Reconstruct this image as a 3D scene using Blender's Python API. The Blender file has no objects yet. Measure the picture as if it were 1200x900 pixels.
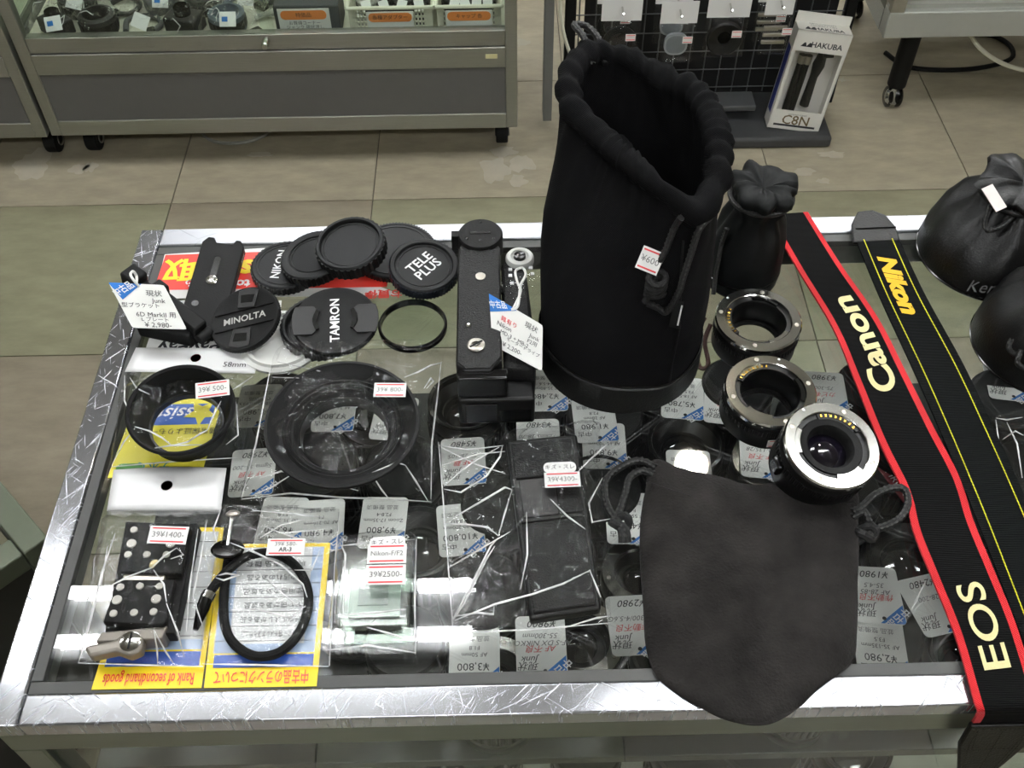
import bpy, math, random
from mathutils import Vector, Matrix, noise
random.seed(7)
PI = math.pi
SC = bpy.context.scene
COL = SC.collection

# ------------------------------------------------------------------ camera
FPX, PITCH, YAW, ROLL = 1210.76, math.radians(49.892), math.radians(0.689), math.radians(0.635)
CAM = Vector((0, 0, 1.5))
_f = Vector((math.sin(YAW) * math.cos(PITCH), math.cos(YAW) * math.cos(PITCH), -math.sin(PITCH)))
_r = _f.cross(Vector((0, 0, 1))).normalized()
_d = _f.cross(_r)
RT = math.cos(ROLL) * _r + math.sin(ROLL) * _d
DN = -math.sin(ROLL) * _r + math.cos(ROLL) * _d
cam = bpy.data.cameras.new('camera')
cam.sensor_fit = 'HORIZONTAL'; cam.sensor_width = 36; cam.lens = FPX / 1200 * 36
cam.clip_start = 0.02
camo = bpy.data.objects.new('camera', cam); COL.objects.link(camo)
camo.matrix_world = Matrix(((RT.x, -DN.x, -_f.x, CAM.x), (RT.y, -DN.y, -_f.y, CAM.y), (RT.z, -DN.z, -_f.z, CAM.z), (0, 0, 0, 1)))
SC.camera = camo

# ------------------------------------------------------------------ world, exposure
w = bpy.data.worlds.new('world'); SC.world = w; w.use_nodes = True
w.node_tree.nodes['Background'].inputs[0].default_value = (0.9, 0.95, 1, 1)
w.node_tree.nodes['Background'].inputs[1].default_value = 0.05
SC.view_settings.view_transform = 'Standard'; SC.view_settings.look = 'None'
SC.view_settings.gamma = 1; SC.view_settings.use_curve_mapping = False
SC.view_settings.exposure = 1.0
SC.cycles.use_denoising = True
SC.cycles.max_bounces = 14; SC.cycles.transparent_max_bounces = 32; SC.cycles.glossy_bounces = 5
SC.cycles.diffuse_bounces = 4
SC.cycles.sample_clamp_indirect = 6.0
SC.cycles.caustics_reflective = False; SC.cycles.caustics_refractive = False
TUBE_POWER = 26.0            # radiance of the fluorescent tubes
CEIL = 2.6
# twin-tube ceiling fixtures: (x0, x1, y) ; built further down by ceiling_fixture()
FIXTURES = [(-1.24, -0.08, 1.22), (-1.46, -0.24, 5.1), (0.22, 1.42, 0.83), (-1.24, -0.04, -1.0),
            (0.5, 1.7, -1.0), (1.9, 3.1, 2.4), (-3.2, -2.0, 1.6), (0.9, 2.1, 4.3), (-1.1, .1, 2.95), (.5, 1.7, 2.95)]  # last one above and all on this line: unseen, added for fill light

TZ = 0.87                    # upper face of the counter's glass
def P(u, v, z=TZ):
    """where the sight line of photo pixel (u, v) meets the horizontal plane at height z"""
    d = RT * ((u - 600) / FPX) + DN * ((v - 450) / FPX) + _f
    return CAM + d * ((z - CAM.z) / d.z)
def PY(u, v, y):
    d = RT * ((u - 600) / FPX) + DN * ((v - 450) / FPX) + _f
    return CAM + d * (y / d.y)

# ------------------------------------------------------------------ materials
MATS = {}
def srgb(h):
    if isinstance(h, str):
        h = h.lstrip('#'); c = [int(h[i:i + 2], 16) / 255 for i in (0, 2, 4)]
        return tuple(x / 12.92 if x <= .04045 else ((x + .055) / 1.055) ** 2.4 for x in c) + (1,)
    return tuple(h) + (1,)
def mat(name, col, rough=.5, metal=0, var=.12, vscale=60, bump=0, bscale=400, spec=.5, emit=0, stretch=None, sheen=0, coat=0, trans=0):
    if name in MATS: return MATS[name]
    m = bpy.data.materials.new(name); m.use_nodes = True; MATS[name] = m
    nt = m.node_tree; b = nt.nodes['Principled BSDF']
    c = srgb(col)
    b.inputs['Roughness'].default_value = rough; b.inputs['Metallic'].default_value = metal
    b.inputs['Specular IOR Level'].default_value = spec
    if sheen: b.inputs['Sheen Weight'].default_value = sheen; b.inputs['Sheen Roughness'].default_value = .5
    if coat: b.inputs['Coat Weight'].default_value = coat
    if trans: b.inputs['Transmission Weight'].default_value = trans
    tc = nt.nodes.new('ShaderNodeTexCoord'); mp = nt.nodes.new('ShaderNodeMapping')
    nt.links.new(tc.outputs['Object'], mp.inputs[0])
    if stretch: mp.inputs['Scale'].default_value = stretch
    nz = nt.nodes.new('ShaderNodeTexNoise'); nz.inputs['Scale'].default_value = vscale; nz.inputs['Detail'].default_value = 5
    nt.links.new(mp.outputs[0], nz.inputs['Vector'])
    rp = nt.nodes.new('ShaderNodeMix'); rp.data_type = 'RGBA'
    rp.inputs[6].default_value = tuple(x * (1 - var) for x in c[:3]) + (1,)
    rp.inputs[7].default_value = tuple(min(1, x * (1 + var)) for x in c[:3]) + (1,)
    nt.links.new(nz.outputs['Fac'], rp.inputs[0]); nt.links.new(rp.outputs[2], b.inputs['Base Color'])
    if emit:
        b.inputs['Emission Color'].default_value = c; b.inputs['Emission Strength'].default_value = emit
    if bump:
        n2 = nt.nodes.new('ShaderNodeTexNoise'); n2.inputs['Scale'].default_value = bscale; n2.inputs['Detail'].default_value = 3
        nt.links.new(mp.outputs[0], n2.inputs['Vector'])
        bp = nt.nodes.new('ShaderNodeBump'); bp.inputs['Strength'].default_value = bump; bp.inputs['Distance'].default_value = .001
        nt.links.new(n2.outputs['Fac'], bp.inputs['Height']); nt.links.new(bp.outputs[0], b.inputs['Normal'])
    return m
def N(nt, t, **kw):
    n = nt.nodes.new(t)
    for k, v in kw.items(): setattr(n, k, v)
    return n
def weave(name, col, scale=900, strength=.6, rough=.85, axis='DIAGONAL', col2=None, sheen=.1):
    m = mat(name, col, rough, var=.25, vscale=25, sheen=sheen, spec=.1); nt = m.node_tree
    tc = N(nt, 'ShaderNodeTexCoord')
    ws = []
    for a in (('X', 'Y', 'Z') if axis == 'GRID' else (axis,)):
        wv = N(nt, 'ShaderNodeTexWave'); wv.inputs['Scale'].default_value = scale / 6.28; wv.bands_direction = a
        wv.inputs['Distortion'].default_value = .4
        nt.links.new(tc.outputs['Object'], wv.inputs[0]); ws.append(wv.outputs['Fac'])
    h = ws[0]
    for x in ws[1:]:
        ad = N(nt, 'ShaderNodeMath', operation='ADD'); nt.links.new(h, ad.inputs[0]); nt.links.new(x, ad.inputs[1]); h = ad.outputs[0]
    bp = N(nt, 'ShaderNodeBump'); bp.inputs['Strength'].default_value = strength; bp.inputs['Distance'].default_value = .0008
    nt.links.new(h, bp.inputs['Height']); nt.links.new(bp.outputs[0], nt.nodes['Principled BSDF'].inputs['Normal'])
    return m
def scratched_metal(name, col, rough=.22, stretch=(1, 1, 1), amt=.5):
    m = mat(name, col, rough, .9, var=.06, vscale=14, stretch=stretch); nt = m.node_tree; b = nt.nodes['Principled BSDF']
    tc = N(nt, 'ShaderNodeTexCoord')
    def scratch(rot, sc, thr):
        m0 = N(nt, 'ShaderNodeMapping'); m0.inputs['Rotation'].default_value = (0, 0, rot); nt.links.new(tc.outputs['Object'], m0.inputs[0])
        mp = N(nt, 'ShaderNodeMapping'); mp.inputs['Scale'].default_value = (sc, sc * 24, sc)
        nt.links.new(m0.outputs[0], mp.inputs[0])
        nz = N(nt, 'ShaderNodeTexNoise'); nz.inputs['Scale'].default_value = 1; nz.inputs['Detail'].default_value = 2
        nt.links.new(mp.outputs[0], nz.inputs[0])
        r = N(nt, 'ShaderNodeMapRange'); r.inputs[1].default_value = thr; r.inputs[2].default_value = thr + .06
        nt.links.new(nz.outputs['Fac'], r.inputs[0]); return r.outputs[0]
    s = None
    for rot, sc, thr in ((.6, 26, .67), (-.8, 21, .68), (1.3, 34, .68), (2.1, 37, .67), (2.7, 30, .68)):
        o = scratch(rot, sc, thr)
        if s is None: s = o
        else:
            mx = N(nt, 'ShaderNodeMath', operation='MAXIMUM'); nt.links.new(s, mx.inputs[0]); nt.links.new(o, mx.inputs[1]); s = mx.outputs[0]
    rr = N(nt, 'ShaderNodeMapRange'); rr.inputs[3].default_value = rough; rr.inputs[4].default_value = rough + amt
    nt.links.new(s, rr.inputs[0]); nt.links.new(rr.outputs[0], b.inputs['Roughness'])
    bp = N(nt, 'ShaderNodeBump'); bp.inputs['Strength'].default_value = .3; bp.inputs['Distance'].default_value = .0003
    nt.links.new(s, bp.inputs['Height']); nt.links.new(bp.outputs[0], b.inputs['Normal'])
    return m
def pane(name, tint=(1, 1, 1), ior=1.5, rough=.02, gain=1.0, haze=0.0, bump=0, scr=False, bscale=30):
    """thin clear sheet: lets light through, mirrors by Fresnel"""
    if name in MATS: return MATS[name]
    m = bpy.data.materials.new(name); m.use_nodes = True; MATS[name] = m; nt = m.node_tree
    nt.nodes.remove(nt.nodes['Principled BSDF']); out = nt.nodes['Material Output']
    tr = N(nt, 'ShaderNodeBsdfTransparent'); tr.inputs[0].default_value = tuple(tint) + (1,)
    gl = N(nt, 'ShaderNodeBsdfGlossy'); gl.inputs['Roughness'].default_value = rough
    fr = N(nt, 'ShaderNodeFresnel'); fr.inputs[0].default_value = ior
    mu = N(nt, 'ShaderNodeMath', operation='MULTIPLY'); mu.inputs[1].default_value = gain; mu.use_clamp = True
    nt.links.new(fr.outputs[0], mu.inputs[0])
    ge = N(nt, 'ShaderNodeNewGeometry'); io = N(nt, 'ShaderNodeMapRange'); io.inputs[3].default_value = ior; io.inputs[4].default_value = 1 / ior
    nt.links.new(ge.outputs['Backfacing'], io.inputs[0]); nt.links.new(io.outputs[0], fr.inputs[0])
    mix = N(nt, 'ShaderNodeMixShader'); nt.links.new(mu.outputs[0], mix.inputs[0])
    nt.links.new(tr.outputs[0], mix.inputs[1]); nt.links.new(gl.outputs[0], mix.inputs[2])
    last = mix.outputs[0]
    tc = N(nt, 'ShaderNodeTexCoord')
    if bump:
        nz = N(nt, 'ShaderNodeTexNoise'); nz.inputs['Scale'].default_value = bscale; nz.inputs['Detail'].default_value = 4; nz.inputs['Distortion'].default_value = 1.2
        nt.links.new(tc.outputs['Object'], nz.inputs[0])
        bp = N(nt, 'ShaderNodeBump'); bp.inputs['Strength'].default_value = bump; bp.inputs['Distance'].default_value = .004
        nt.links.new(nz.outputs['Fac'], bp.inputs['Height'])
        nt.links.new(bp.outputs[0], gl.inputs['Normal']); nt.links.new(bp.outputs[0], fr.inputs['Normal'])
    if haze or scr:
        df = N(nt, 'ShaderNodeBsdfDiffuse'); df.inputs[0].default_value = (.9, .9, .9, 1)
        m2 = N(nt, 'ShaderNodeMixShader'); m2.inputs[0].default_value = haze
        nt.links.new(last, m2.inputs[1]); nt.links.new(df.outputs[0], m2.inputs[2]); last = m2.outputs[0]
        if scr:
            s = None
            for rot, sc in ((.5, 9), (-.7, 7), (1.2, 11), (2.2, 8)):
                m0 = N(nt, 'ShaderNodeMapping'); m0.inputs['Rotation'].default_value = (0, 0, rot); nt.links.new(tc.outputs['Object'], m0.inputs[0])
                mp = N(nt, 'ShaderNodeMapping'); mp.inputs['Scale'].default_value = (sc, sc * 40, 1)
                nt.links.new(m0.outputs[0], mp.inputs[0])
                nz = N(nt, 'ShaderNodeTexNoise'); nz.inputs['Scale'].default_value = 1; nz.inputs['Detail'].default_value = 1
                nt.links.new(mp.outputs[0], nz.inputs[0])
                r = N(nt, 'ShaderNodeMapRange'); r.inputs[1].default_value = .70; r.inputs[2].default_value = .78; r.inputs[4].default_value = .10
                nt.links.new(nz.outputs['Fac'], r.inputs[0])
                if s is None: s = r.outputs[0]
                else:
                    mx = N(nt, 'ShaderNodeMath', operation='MAXIMUM'); nt.links.new(s, mx.inputs[0]); nt.links.new(r.outputs[0], mx.inputs[1]); s = mx.outputs[0]
            ad = N(nt, 'ShaderNodeMath', operation='ADD'); ad.inputs[1].default_value = haze
            nt.links.new(s, ad.inputs[0]); nt.links.new(ad.outputs[0], m2.inputs[0])
    nt.links.new(last, out.inputs[0])
    return m

# ------------------------------------------------------------------ mesh builder
class MB:
    def __init__(s): s.v = []; s.f = []
    def add(s, vs, fs):
        o = len(s.v); s.v += [Vector(x) for x in vs]; s.f += [tuple(i + o for i in q) for q in fs]; return s
    def box(s, c, size, rot=None):
        hx, hy, hz = size[0] / 2, size[1] / 2, size[2] / 2
        vs = [Vector((x, y, z)) for z in (-hz, hz) for y in (-hy, hy) for x in (-hx, hx)]
        if rot is not None: vs = [rot @ q for q in vs]
        return s.add([q + Vector(c) for q in vs], [(0, 2, 3, 1), (4, 5, 7, 6), (0, 1, 5, 4), (2, 6, 7, 3), (0, 4, 6, 2), (1, 3, 7, 5)])
    def span(s, a, b):
        return s.box([(a[i] + b[i]) / 2 for i in range(3)], [abs(b[i] - a[i]) for i in range(3)])
    def lathe(s, prof, o=(0, 0, 0), n=(0, 0, 1), seg=40, x=None, closed=False, mod=None):
        o = Vector(o); n = Vector(n).normalized()
        a = Vector(x) if x is not None else (Vector((1, 0, 0)) if abs(n.x) < .9 else Vector((0, 1, 0)))
        a = (a - n * a.dot(n)).normalized(); b = n.cross(a)
        k = len(prof); vs = []
        for i in range(seg):
            t = 2 * PI * i / seg; d = a * math.cos(t) + b * math.sin(t)
            for j, (r, z) in enumerate(prof):
                rr = r * (mod(i, j) if mod else 1)
                vs.append(o + d * rr + n * z)
        fs = []
        for i in range(seg):
            i2 = (i + 1) % seg
            for j in range(k if closed else k - 1):
                j2 = (j + 1) % k
                fs.append((i * k + j, i2 * k + j, i2 * k + j2, i * k + j2))
        if not closed:
            if prof[0][0] > 1e-6: fs.append(tuple(i * k for i in range(seg))[::-1])
            if prof[-1][0] > 1e-6: fs.append(tuple(i * k + k - 1 for i in range(seg)))
        return s.add(vs, fs)
    def gear(s, r, dep, cnt, z0, z1, o=(0, 0, 0), n=(0, 0, 1), rin=None):
        o = Vector(o); n = Vector(n).normalized()
        a = Vector((1, 0, 0)) if abs(n.x) < .9 else Vector((0, 1, 0))
        a = (a - n * a.dot(n)).normalized(); b = n.cross(a); vs = []; m = cnt * 4
        rin = rin if rin else r * .8
        for i in range(m):
            t = 2 * PI * i / m; d = a * math.cos(t) + b * math.sin(t)
            rr = r if i % 4 < 2 else r - dep
            for q, z in ((rin, z0), (rr, z0), (rr, z1), (rin, z1)): vs.append(o + d * q + n * z)
        fs = []
        for i in range(m):
            i2 = (i + 1) % m
            for j in range(4): fs.append((i * 4 + j, i2 * 4 + j, i2 * 4 + (j + 1) % 4, i * 4 + (j + 1) % 4))
        return s.add(vs, fs)
    def tube(s, pts, r, seg=8, closed=False):
        pts = [Vector(p) for p in pts]; m = len(pts); vs = []; up = None
        for i, p in enumerate(pts):
            a = pts[(i - 1) % m] if (closed or i > 0) else p; b = pts[(i + 1) % m] if (closed or i < m - 1) else p
            t = (b - a).normalized()
            if up is None: up = Vector((0, 0, 1)) if abs(t.z) < .9 else Vector((1, 0, 0))
            up = (up - t * up.dot(t)); up = up.normalized() if up.length > 1e-6 else t.orthogonal().normalized()
            sd = t.cross(up); rr = r[i] if isinstance(r, (list, tuple)) else r
            for j in range(seg):
                q = 2 * PI * j / seg; vs.append(p + (up * math.cos(q) + sd * math.sin(q)) * rr)
        fs = []
        for i in range(m if closed else m - 1):
            i2 = (i + 1) % m
            for j in range(seg): fs.append((i * seg + j, i * seg + (j + 1) % seg, i2 * seg + (j + 1) % seg, i2 * seg + j))
        if not closed: fs += [tuple(range(seg))[::-1], tuple((m - 1) * seg + j for j in range(seg))]
        return s.add(vs, fs)
    def prism(s, poly, z0, z1, o=(0, 0, 0), x=(1, 0, 0), n=(0, 0, 1)):
        o = Vector(o); n = Vector(n).normalized(); x = Vector(x); x = (x - n * x.dot(n)).normalized(); y = n.cross(x); k = len(poly)
        vs = [o + x * a + y * b + n * z for z in (z0, z1) for a, b in poly]
        fs = [tuple(range(k))[::-1], tuple(range(k, 2 * k))] + [(i, (i + 1) % k, k + (i + 1) % k, k + i) for i in range(k)]
        return s.add(vs, fs)
    def grid(s, fn, nu, nv):
        o = len(s.v)
        for j in range(nv + 1):
            for i in range(nu + 1): s.v.append(Vector(fn(i / nu, j / nv)))
        for j in range(nv):
            for i in range(nu):
                a = o + j * (nu + 1) + i; s.f.append((a, a + 1, a + nu + 2, a + nu + 1))
        return s
    def mesh(s, name, off=None, ang=35):
        me = bpy.data.meshes.new(name)
        me.from_pydata([(q - off) if off is not None else q for q in s.v], [], s.f)
        me.update()
        me.polygons.foreach_set('use_smooth', [True] * len(me.polygons))
        me.set_sharp_from_angle(angle=math.radians(ang))
        return me
    def build(s, name, m, parent=None, world=True, ang=35, bevel=0, fix=True, loc=None):
        """mesh object; with a parent and world=True the vertices are in world space"""
        off = None
        if parent is not None and world:
            o = parent; off = Vector((0, 0, 0))
            while o: off += o.location; o = o.parent
        if loc is not None: off = Vector(loc)
        me = s.mesh(name, off, ang)
        if fix:
            import bmesh
            bm = bmesh.new(); bm.from_mesh(me); bmesh.ops.recalc_face_normals(bm, faces=bm.faces); bm.to_mesh(me); bm.free()
        o = bpy.data.objects.new(name, me); COL.objects.link(o); me.materials.append(m)
        if parent is not None: o.parent = parent
        if loc is not None: o.location = loc
        if bevel:
            b = o.modifiers.new('bevel', 'BEVEL'); b.width = bevel; b.segments = 2; b.limit_method = 'ANGLE'; b.angle_limit = .6
        return o
def tagp(o, label=None, cat=None, group=None, kind=None):
    if label: o['label'] = label
    if cat: o['category'] = cat
    if group: o['group'] = group
    if kind: o['kind'] = kind
    return o
def thing(name, label, cat, loc=(0, 0, 0), rz=0, group=None, rot=None):
    o = bpy.data.objects.new(name, None); COL.objects.link(o); o.location = loc; o.rotation_euler = rot if rot else (0, 0, rz)
    o.empty_display_size = .02
    return tagp(o, label, cat, group)
def copy_tree(o, parent=None):
    c = o.copy(); COL.objects.link(c); c.parent = parent
    for ch in list(o.children): copy_tree(ch, c)
    return c
_tc = {}
def text_mesh(s, size=1, bold=0, shear=0, align='CENTER', space=1.0, line=1.0, res=2):
    k = (s, bold, shear, align, space, line, res)
    if k not in _tc:
        cu = bpy.data.curves.new('t', 'FONT'); cu.body = s; cu.align_x = align; cu.align_y = 'CENTER'
        cu.resolution_u = res; cu.offset = bold; cu.shear = shear; cu.space_character = space; cu.space_line = line; cu.fill_mode = 'FRONT'
        o = bpy.data.objects.new('t', cu); COL.objects.link(o)
        me = bpy.data.meshes.new_from_object(o)
        _tc[k] = ([v.co.copy() for v in me.vertices], [tuple(p.vertices) for p in me.polygons])
        bpy.data.objects.remove(o); bpy.data.curves.remove(cu); bpy.data.meshes.remove(me)
    vs, fs = _tc[k]
    return [v * size for v in vs], fs
def text(parent, s, size, o, x, n, m, name='lettering', world=True, lift=.0002, **kw):
    """lettering laid flat at o, reading along x, facing n"""
    vs, fs = text_mesh(s, size, **kw)
    o = Vector(o); n = Vector(n).normalized(); x = Vector(x); x = (x - n * x.dot(n)).normalized(); y = n.cross(x)
    return MB().add([o + x * v.x + y * v.y + n * lift for v in vs], fs).build(name, m, parent, world, fix=False)
def rrect(w, h, r, k=4, cx=0, cy=0):
    o = []
    for sx, sy, a in ((1, 1, 0), (-1, 1, 90), (-1, -1, 180), (1, -1, 270)):
        for i in range(k + 1):
            t = math.radians(a + 90 * i / k); o.append((cx + sx * (w / 2 - r) + r * math.cos(t), cy + sy * (h / 2 - r) + r * math.sin(t)))
    return o
def spline(pts, n=8, closed=False):
    pts = [Vector(p) for p in pts]; m = len(pts); out = []
    for i in range(m if closed else m - 1):
        if closed: a, b, c, d = pts[i - 1], pts[i], pts[(i + 1) % m], pts[(i + 2) % m]
        else: a, b, c, d = pts[max(i - 1, 0)], pts[i], pts[i + 1], pts[min(i + 2, m - 1)]
        for k in range(n):
            t = k / n
            out.append(.5 * ((2 * b) + (c - a) * t + (2 * a - 5 * b + 4 * c - d) * t * t + (3 * b - a - 3 * c + d) * t ** 3))
    if not closed: out.append(pts[-1])
    return out

M_steel = scratched_metal('polished_counter_steel', '#babcc2', .12)
M_steelb = scratched_metal('worn_counter_steel', '#babcc2', .34)
M_steel2 = mat('dull_steel', '#9d9d95', .34, .75, var=.1, vscale=20, stretch=(1, 20, 20))
M_rail = mat('recessed_rail', '#4a4c4a', .35, .7)
M_panel = mat('charcoal_panel', '#5b5a57', .6, var=.05)
M_black = mat('black_plastic', '#0b0b0b', .38, spec=.35, bump=.1, bscale=900)
M_blackm = mat('black_matte', '#101010', .62, spec=.22, bump=.15, bscale=700)
M_blackg = mat('black_gloss', '#070707', .16)
M_ridge = mat('black_ridges', '#0b0b0b', .35)
M_rubber = mat('black_rubber', '#0f0f0f', .72, spec=.2, var=.1)
M_chrome = mat('chrome', '#d4d4d0', .12, 1, var=.05)
M_alu = mat('brushed_metal', '#a9a49b', .35, .9, var=.1)
M_gold = mat('gold_contacts', '#d8b050', .25, 1)
M_white = mat('white_card', '#e6e6e4', .55, var=.02)
M_tagw = mat('tag_card', '#ecece8', .6, var=.03)
M_blue = mat('tag_blue', '#1f6fc0', .5, var=.04)
M_ink = mat('black_ink', '#26262a', .6, var=.05)
M_inkg = mat('grey_ink', '#6b6b6b', .6, var=.05)
M_red = mat('red_ink', '#d5333a', .5, var=.05)
M_wink = mat('white_ink', '#e8e8e8', .5, var=.02)
M_yel = mat('yellow_print', '#f2d321', .45, var=.04)
M_cream = mat('cream_plastic', '#e4e2d0', .45, var=.03)
M_orange = mat('orange_print', '#e98a45', .5, var=.04)
M_string = mat('white_string', '#e8e8e4', .7)
M_film = pane('clear_film', (.985, .985, .985), 1.42, .05, .8, haze=0, bump=.3, bscale=55)
M_glass = pane('counter_glass', (.975, .985, .98), 1.5, .012, 1.0, haze=.002, scr=True)
M_glass2 = pane('case_glass', (.93, .96, .93), 1.5, .02, .8)
M_lensglass = mat('coated_lens_glass', '#050507', .05, 0, var=0, coat=1)
M_pouch = weave('ballistic_nylon', '#0f0f10', 2600, .7, .85, sheen=0)
M_pouch2 = mat('black_satin', '#080a0a', .6, var=.2, vscale=20, spec=.2)
M_leather = mat('black_leather', '#090909', .42, spec=.35, var=.1, bump=.35, bscale=700)
M_leatherette = mat('grained_leatherette', '#131313', .5, spec=.3, var=.1, bump=.9, bscale=900)
M_suede = mat('charcoal_suede', '#262423', .95, var=1.0, vscale=40, sheen=.06, bump=.8, bscale=500, spec=.03)
M_cord = mat('black_braid', '#0d0d0d', .6, bump=1, bscale=1400)
M_cordl = mat('braid_flecks', '#2a2a28', .6)

def fold_glint_material():
    m = bpy.data.materials.new('painted_fold_glint'); m.use_nodes = True; nt = m.node_tree; b = nt.nodes['Principled BSDF']
    b.inputs['Base Color'].default_value = (.9, .9, .9, 1); b.inputs['Roughness'].default_value = .18; b.inputs['Specular IOR Level'].default_value = 1.0  # near-white colour painted in for ceiling tube glints along film folds
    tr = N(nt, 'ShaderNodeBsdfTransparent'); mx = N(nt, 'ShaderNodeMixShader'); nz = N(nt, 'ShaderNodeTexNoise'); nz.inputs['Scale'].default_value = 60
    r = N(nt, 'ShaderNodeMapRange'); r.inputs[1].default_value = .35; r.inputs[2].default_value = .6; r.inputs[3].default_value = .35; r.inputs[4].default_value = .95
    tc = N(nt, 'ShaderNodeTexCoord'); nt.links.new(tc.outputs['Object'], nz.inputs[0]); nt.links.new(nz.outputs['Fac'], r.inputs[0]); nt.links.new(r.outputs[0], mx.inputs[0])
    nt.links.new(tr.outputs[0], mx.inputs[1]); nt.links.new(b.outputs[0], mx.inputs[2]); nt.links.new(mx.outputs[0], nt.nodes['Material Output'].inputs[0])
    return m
M_fold_glint = fold_glint_material()

# ------------------------------------------------------------------ room shell
def floor_material(name, c):
    m = mat(name, c, .3, var=.16, vscale=5, spec=.5); nt = m.node_tree; b = nt.nodes['Principled BSDF']
    tc = N(nt, 'ShaderNodeTexCoord')
    mp = N(nt, 'ShaderNodeMapping'); mp.inputs['Scale'].default_value = (2.5, 7, 1); nt.links.new(tc.outputs['Object'], mp.inputs[0])
    n2 = N(nt, 'ShaderNodeTexNoise'); n2.inputs['Scale'].default_value = 4; n2.inputs['Detail'].default_value = 9; n2.inputs['Roughness'].default_value = .65; nt.links.new(mp.outputs[0], n2.inputs[0])
    n3 = N(nt, 'ShaderNodeTexNoise'); n3.inputs['Scale'].default_value = 3.2; n3.inputs['Detail'].default_value = 8; n3.inputs['Roughness'].default_value = .65
    gp = N(nt, 'ShaderNodeNewGeometry'); nt.links.new(gp.outputs['Position'], n3.inputs[0])
    r3 = N(nt, 'ShaderNodeMapRange'); r3.inputs[1].default_value = .655; r3.inputs[2].default_value = .665; nt.links.new(n3.outputs['Fac'], r3.inputs[0])
    old = b.inputs['Base Color'].links[0].from_socket
    mx = N(nt, 'ShaderNodeMix', data_type='RGBA', blend_type='OVERLAY'); mx.inputs[0].default_value = .45
    nt.links.new(old, mx.inputs[6]); nt.links.new(n2.outputs['Fac'], mx.inputs[7])
    m2 = N(nt, 'ShaderNodeMix', data_type='RGBA'); m2.inputs[7].default_value = srgb('#a9a594')
    nt.links.new(r3.outputs[0], m2.inputs[0]); nt.links.new(mx.outputs[2], m2.inputs[6]); nt.links.new(m2.outputs[2], b.inputs['Base Color'])
    rr = N(nt, 'ShaderNodeMapRange'); rr.inputs[3].default_value = .22; rr.inputs[4].default_value = .42
    nt.links.new(n2.outputs['Fac'], rr.inputs[0]); nt.links.new(rr.outputs[0], b.inputs['Roughness'])
    return m
F_beige = floor_material('beige_vinyl', '#a39b86'); F_green = floor_material('olive_vinyl', '#88856d'); F_taupe = floor_material('taupe_vinyl', '#877e6d')
RX0, RX1, RY0, RY1 = -3.4, 3.4, -2.2, 6.2
fl = MB().span((RX0, RY0, -.1), (RX1, RY1, -.004)).build('floor', mat('floor_joint', '#5b564a', .8), loc=(0, 0, 0)); tagp(fl, 'tiled vinyl shop floor in beige, olive and taupe', kind='structure')
tm = {}
TS = .45
for i in range(-6, 8):
    for j in range(-8, 10):
        x0 = -.735 + .45 * i; y0 = 1.81 + .45 * j
        if x0 < RX0 or x0 + TS > RX1 or y0 < RY0 or y0 + TS > RY1: continue
        c = F_beige if j >= 0 else (F_green if (i + j) % 2 == 0 else F_taupe)
        if c.name not in tm:
            tm[c.name] = MB().box((0, 0, -.002), (TS - .0025, TS - .0025, .004)).mesh('floor_tile'); tm[c.name].materials.append(c)
        o = bpy.data.objects.new('floor_tile', tm[c.name]); COL.objects.link(o); o.parent = fl; o.location = (x0 + TS / 2, y0 + TS / 2, 0)
M_wall = mat('shop_wall', '#8f8b81', .8, var=.04)
M_ceil = mat('ceiling_board', '#9b9993', .85, var=.03)
for nm, a, b in (('wall_back', (RX0, RY1, 0), (RX1, RY1 + .1, CEIL)), ('wall_front', (RX0, RY0 - .1, 0), (RX1, RY0, CEIL)),
                 ('wall_left', (RX0 - .1, RY0, 0), (RX0, RY1, CEIL)), ('wall_right', (RX1, RY0, 0), (RX1 + .1, RY1, CEIL))):
    tagp(MB().span(a, b).build(nm, M_wall, loc=(0, 0, 0)), kind='structure')
tagp(MB().span((RX0, RY0, CEIL), (RX1, RY1, CEIL + .1)).build('ceiling', M_ceil, loc=(0, 0, 0)), kind='structure')
M_tube = mat('lit_fluorescent_tube', (.97, .99, 1), .4, emit=TUBE_POWER, var=0)
M_fix = mat('fixture_white', '#e8e8e8', .5)
def ceiling_fixture(x0, x1, y, lab):
    t = thing('fluorescent_fixture', lab, 'ceiling light', ((x0 + x1) / 2, y, CEIL), group='twin-tube ceiling lights')
    MB().span((x0 - .02, y - .1, CEIL - .035), (x1 + .02, y + .1, CEIL)).build('housing', M_fix, t, bevel=.004)
    for s in (-1, 1):
        MB().lathe([(.016, 0), (.016, x1 - x0)], (x0, y + s * .066, CEIL - .06), (1, 0, 0), 12).build('tube', M_tube, t)
        for xx in (x0, x1): MB().box((xx, y + s * .066, CEIL - .05), (.02, .03, .05)).build('socket', M_fix, t)
for i, (a, b, y) in enumerate(FIXTURES):
    ceiling_fixture(a, b, y, 'white ceiling fixture with two lit fluorescent tubes in a set partly added for fill')
t = thing('downlight', 'small round recessed ceiling downlight above the counter', 'ceiling light', (.52, 1.68, CEIL))
MB().lathe([(.062, -.004), (.048, -.012), (.046, -.002)], (.52, 1.68, CEIL), seg=32, closed=True).build('trim_ring', M_fix, t)
MB().lathe([(0, -.004), (.046, -.004)], (.52, 1.68, CEIL), (0, 0, 1), 32).build('lamp_disc', mat('downlight_lamp', (1, .96, .88), .4, emit=60, var=0), t)

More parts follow.
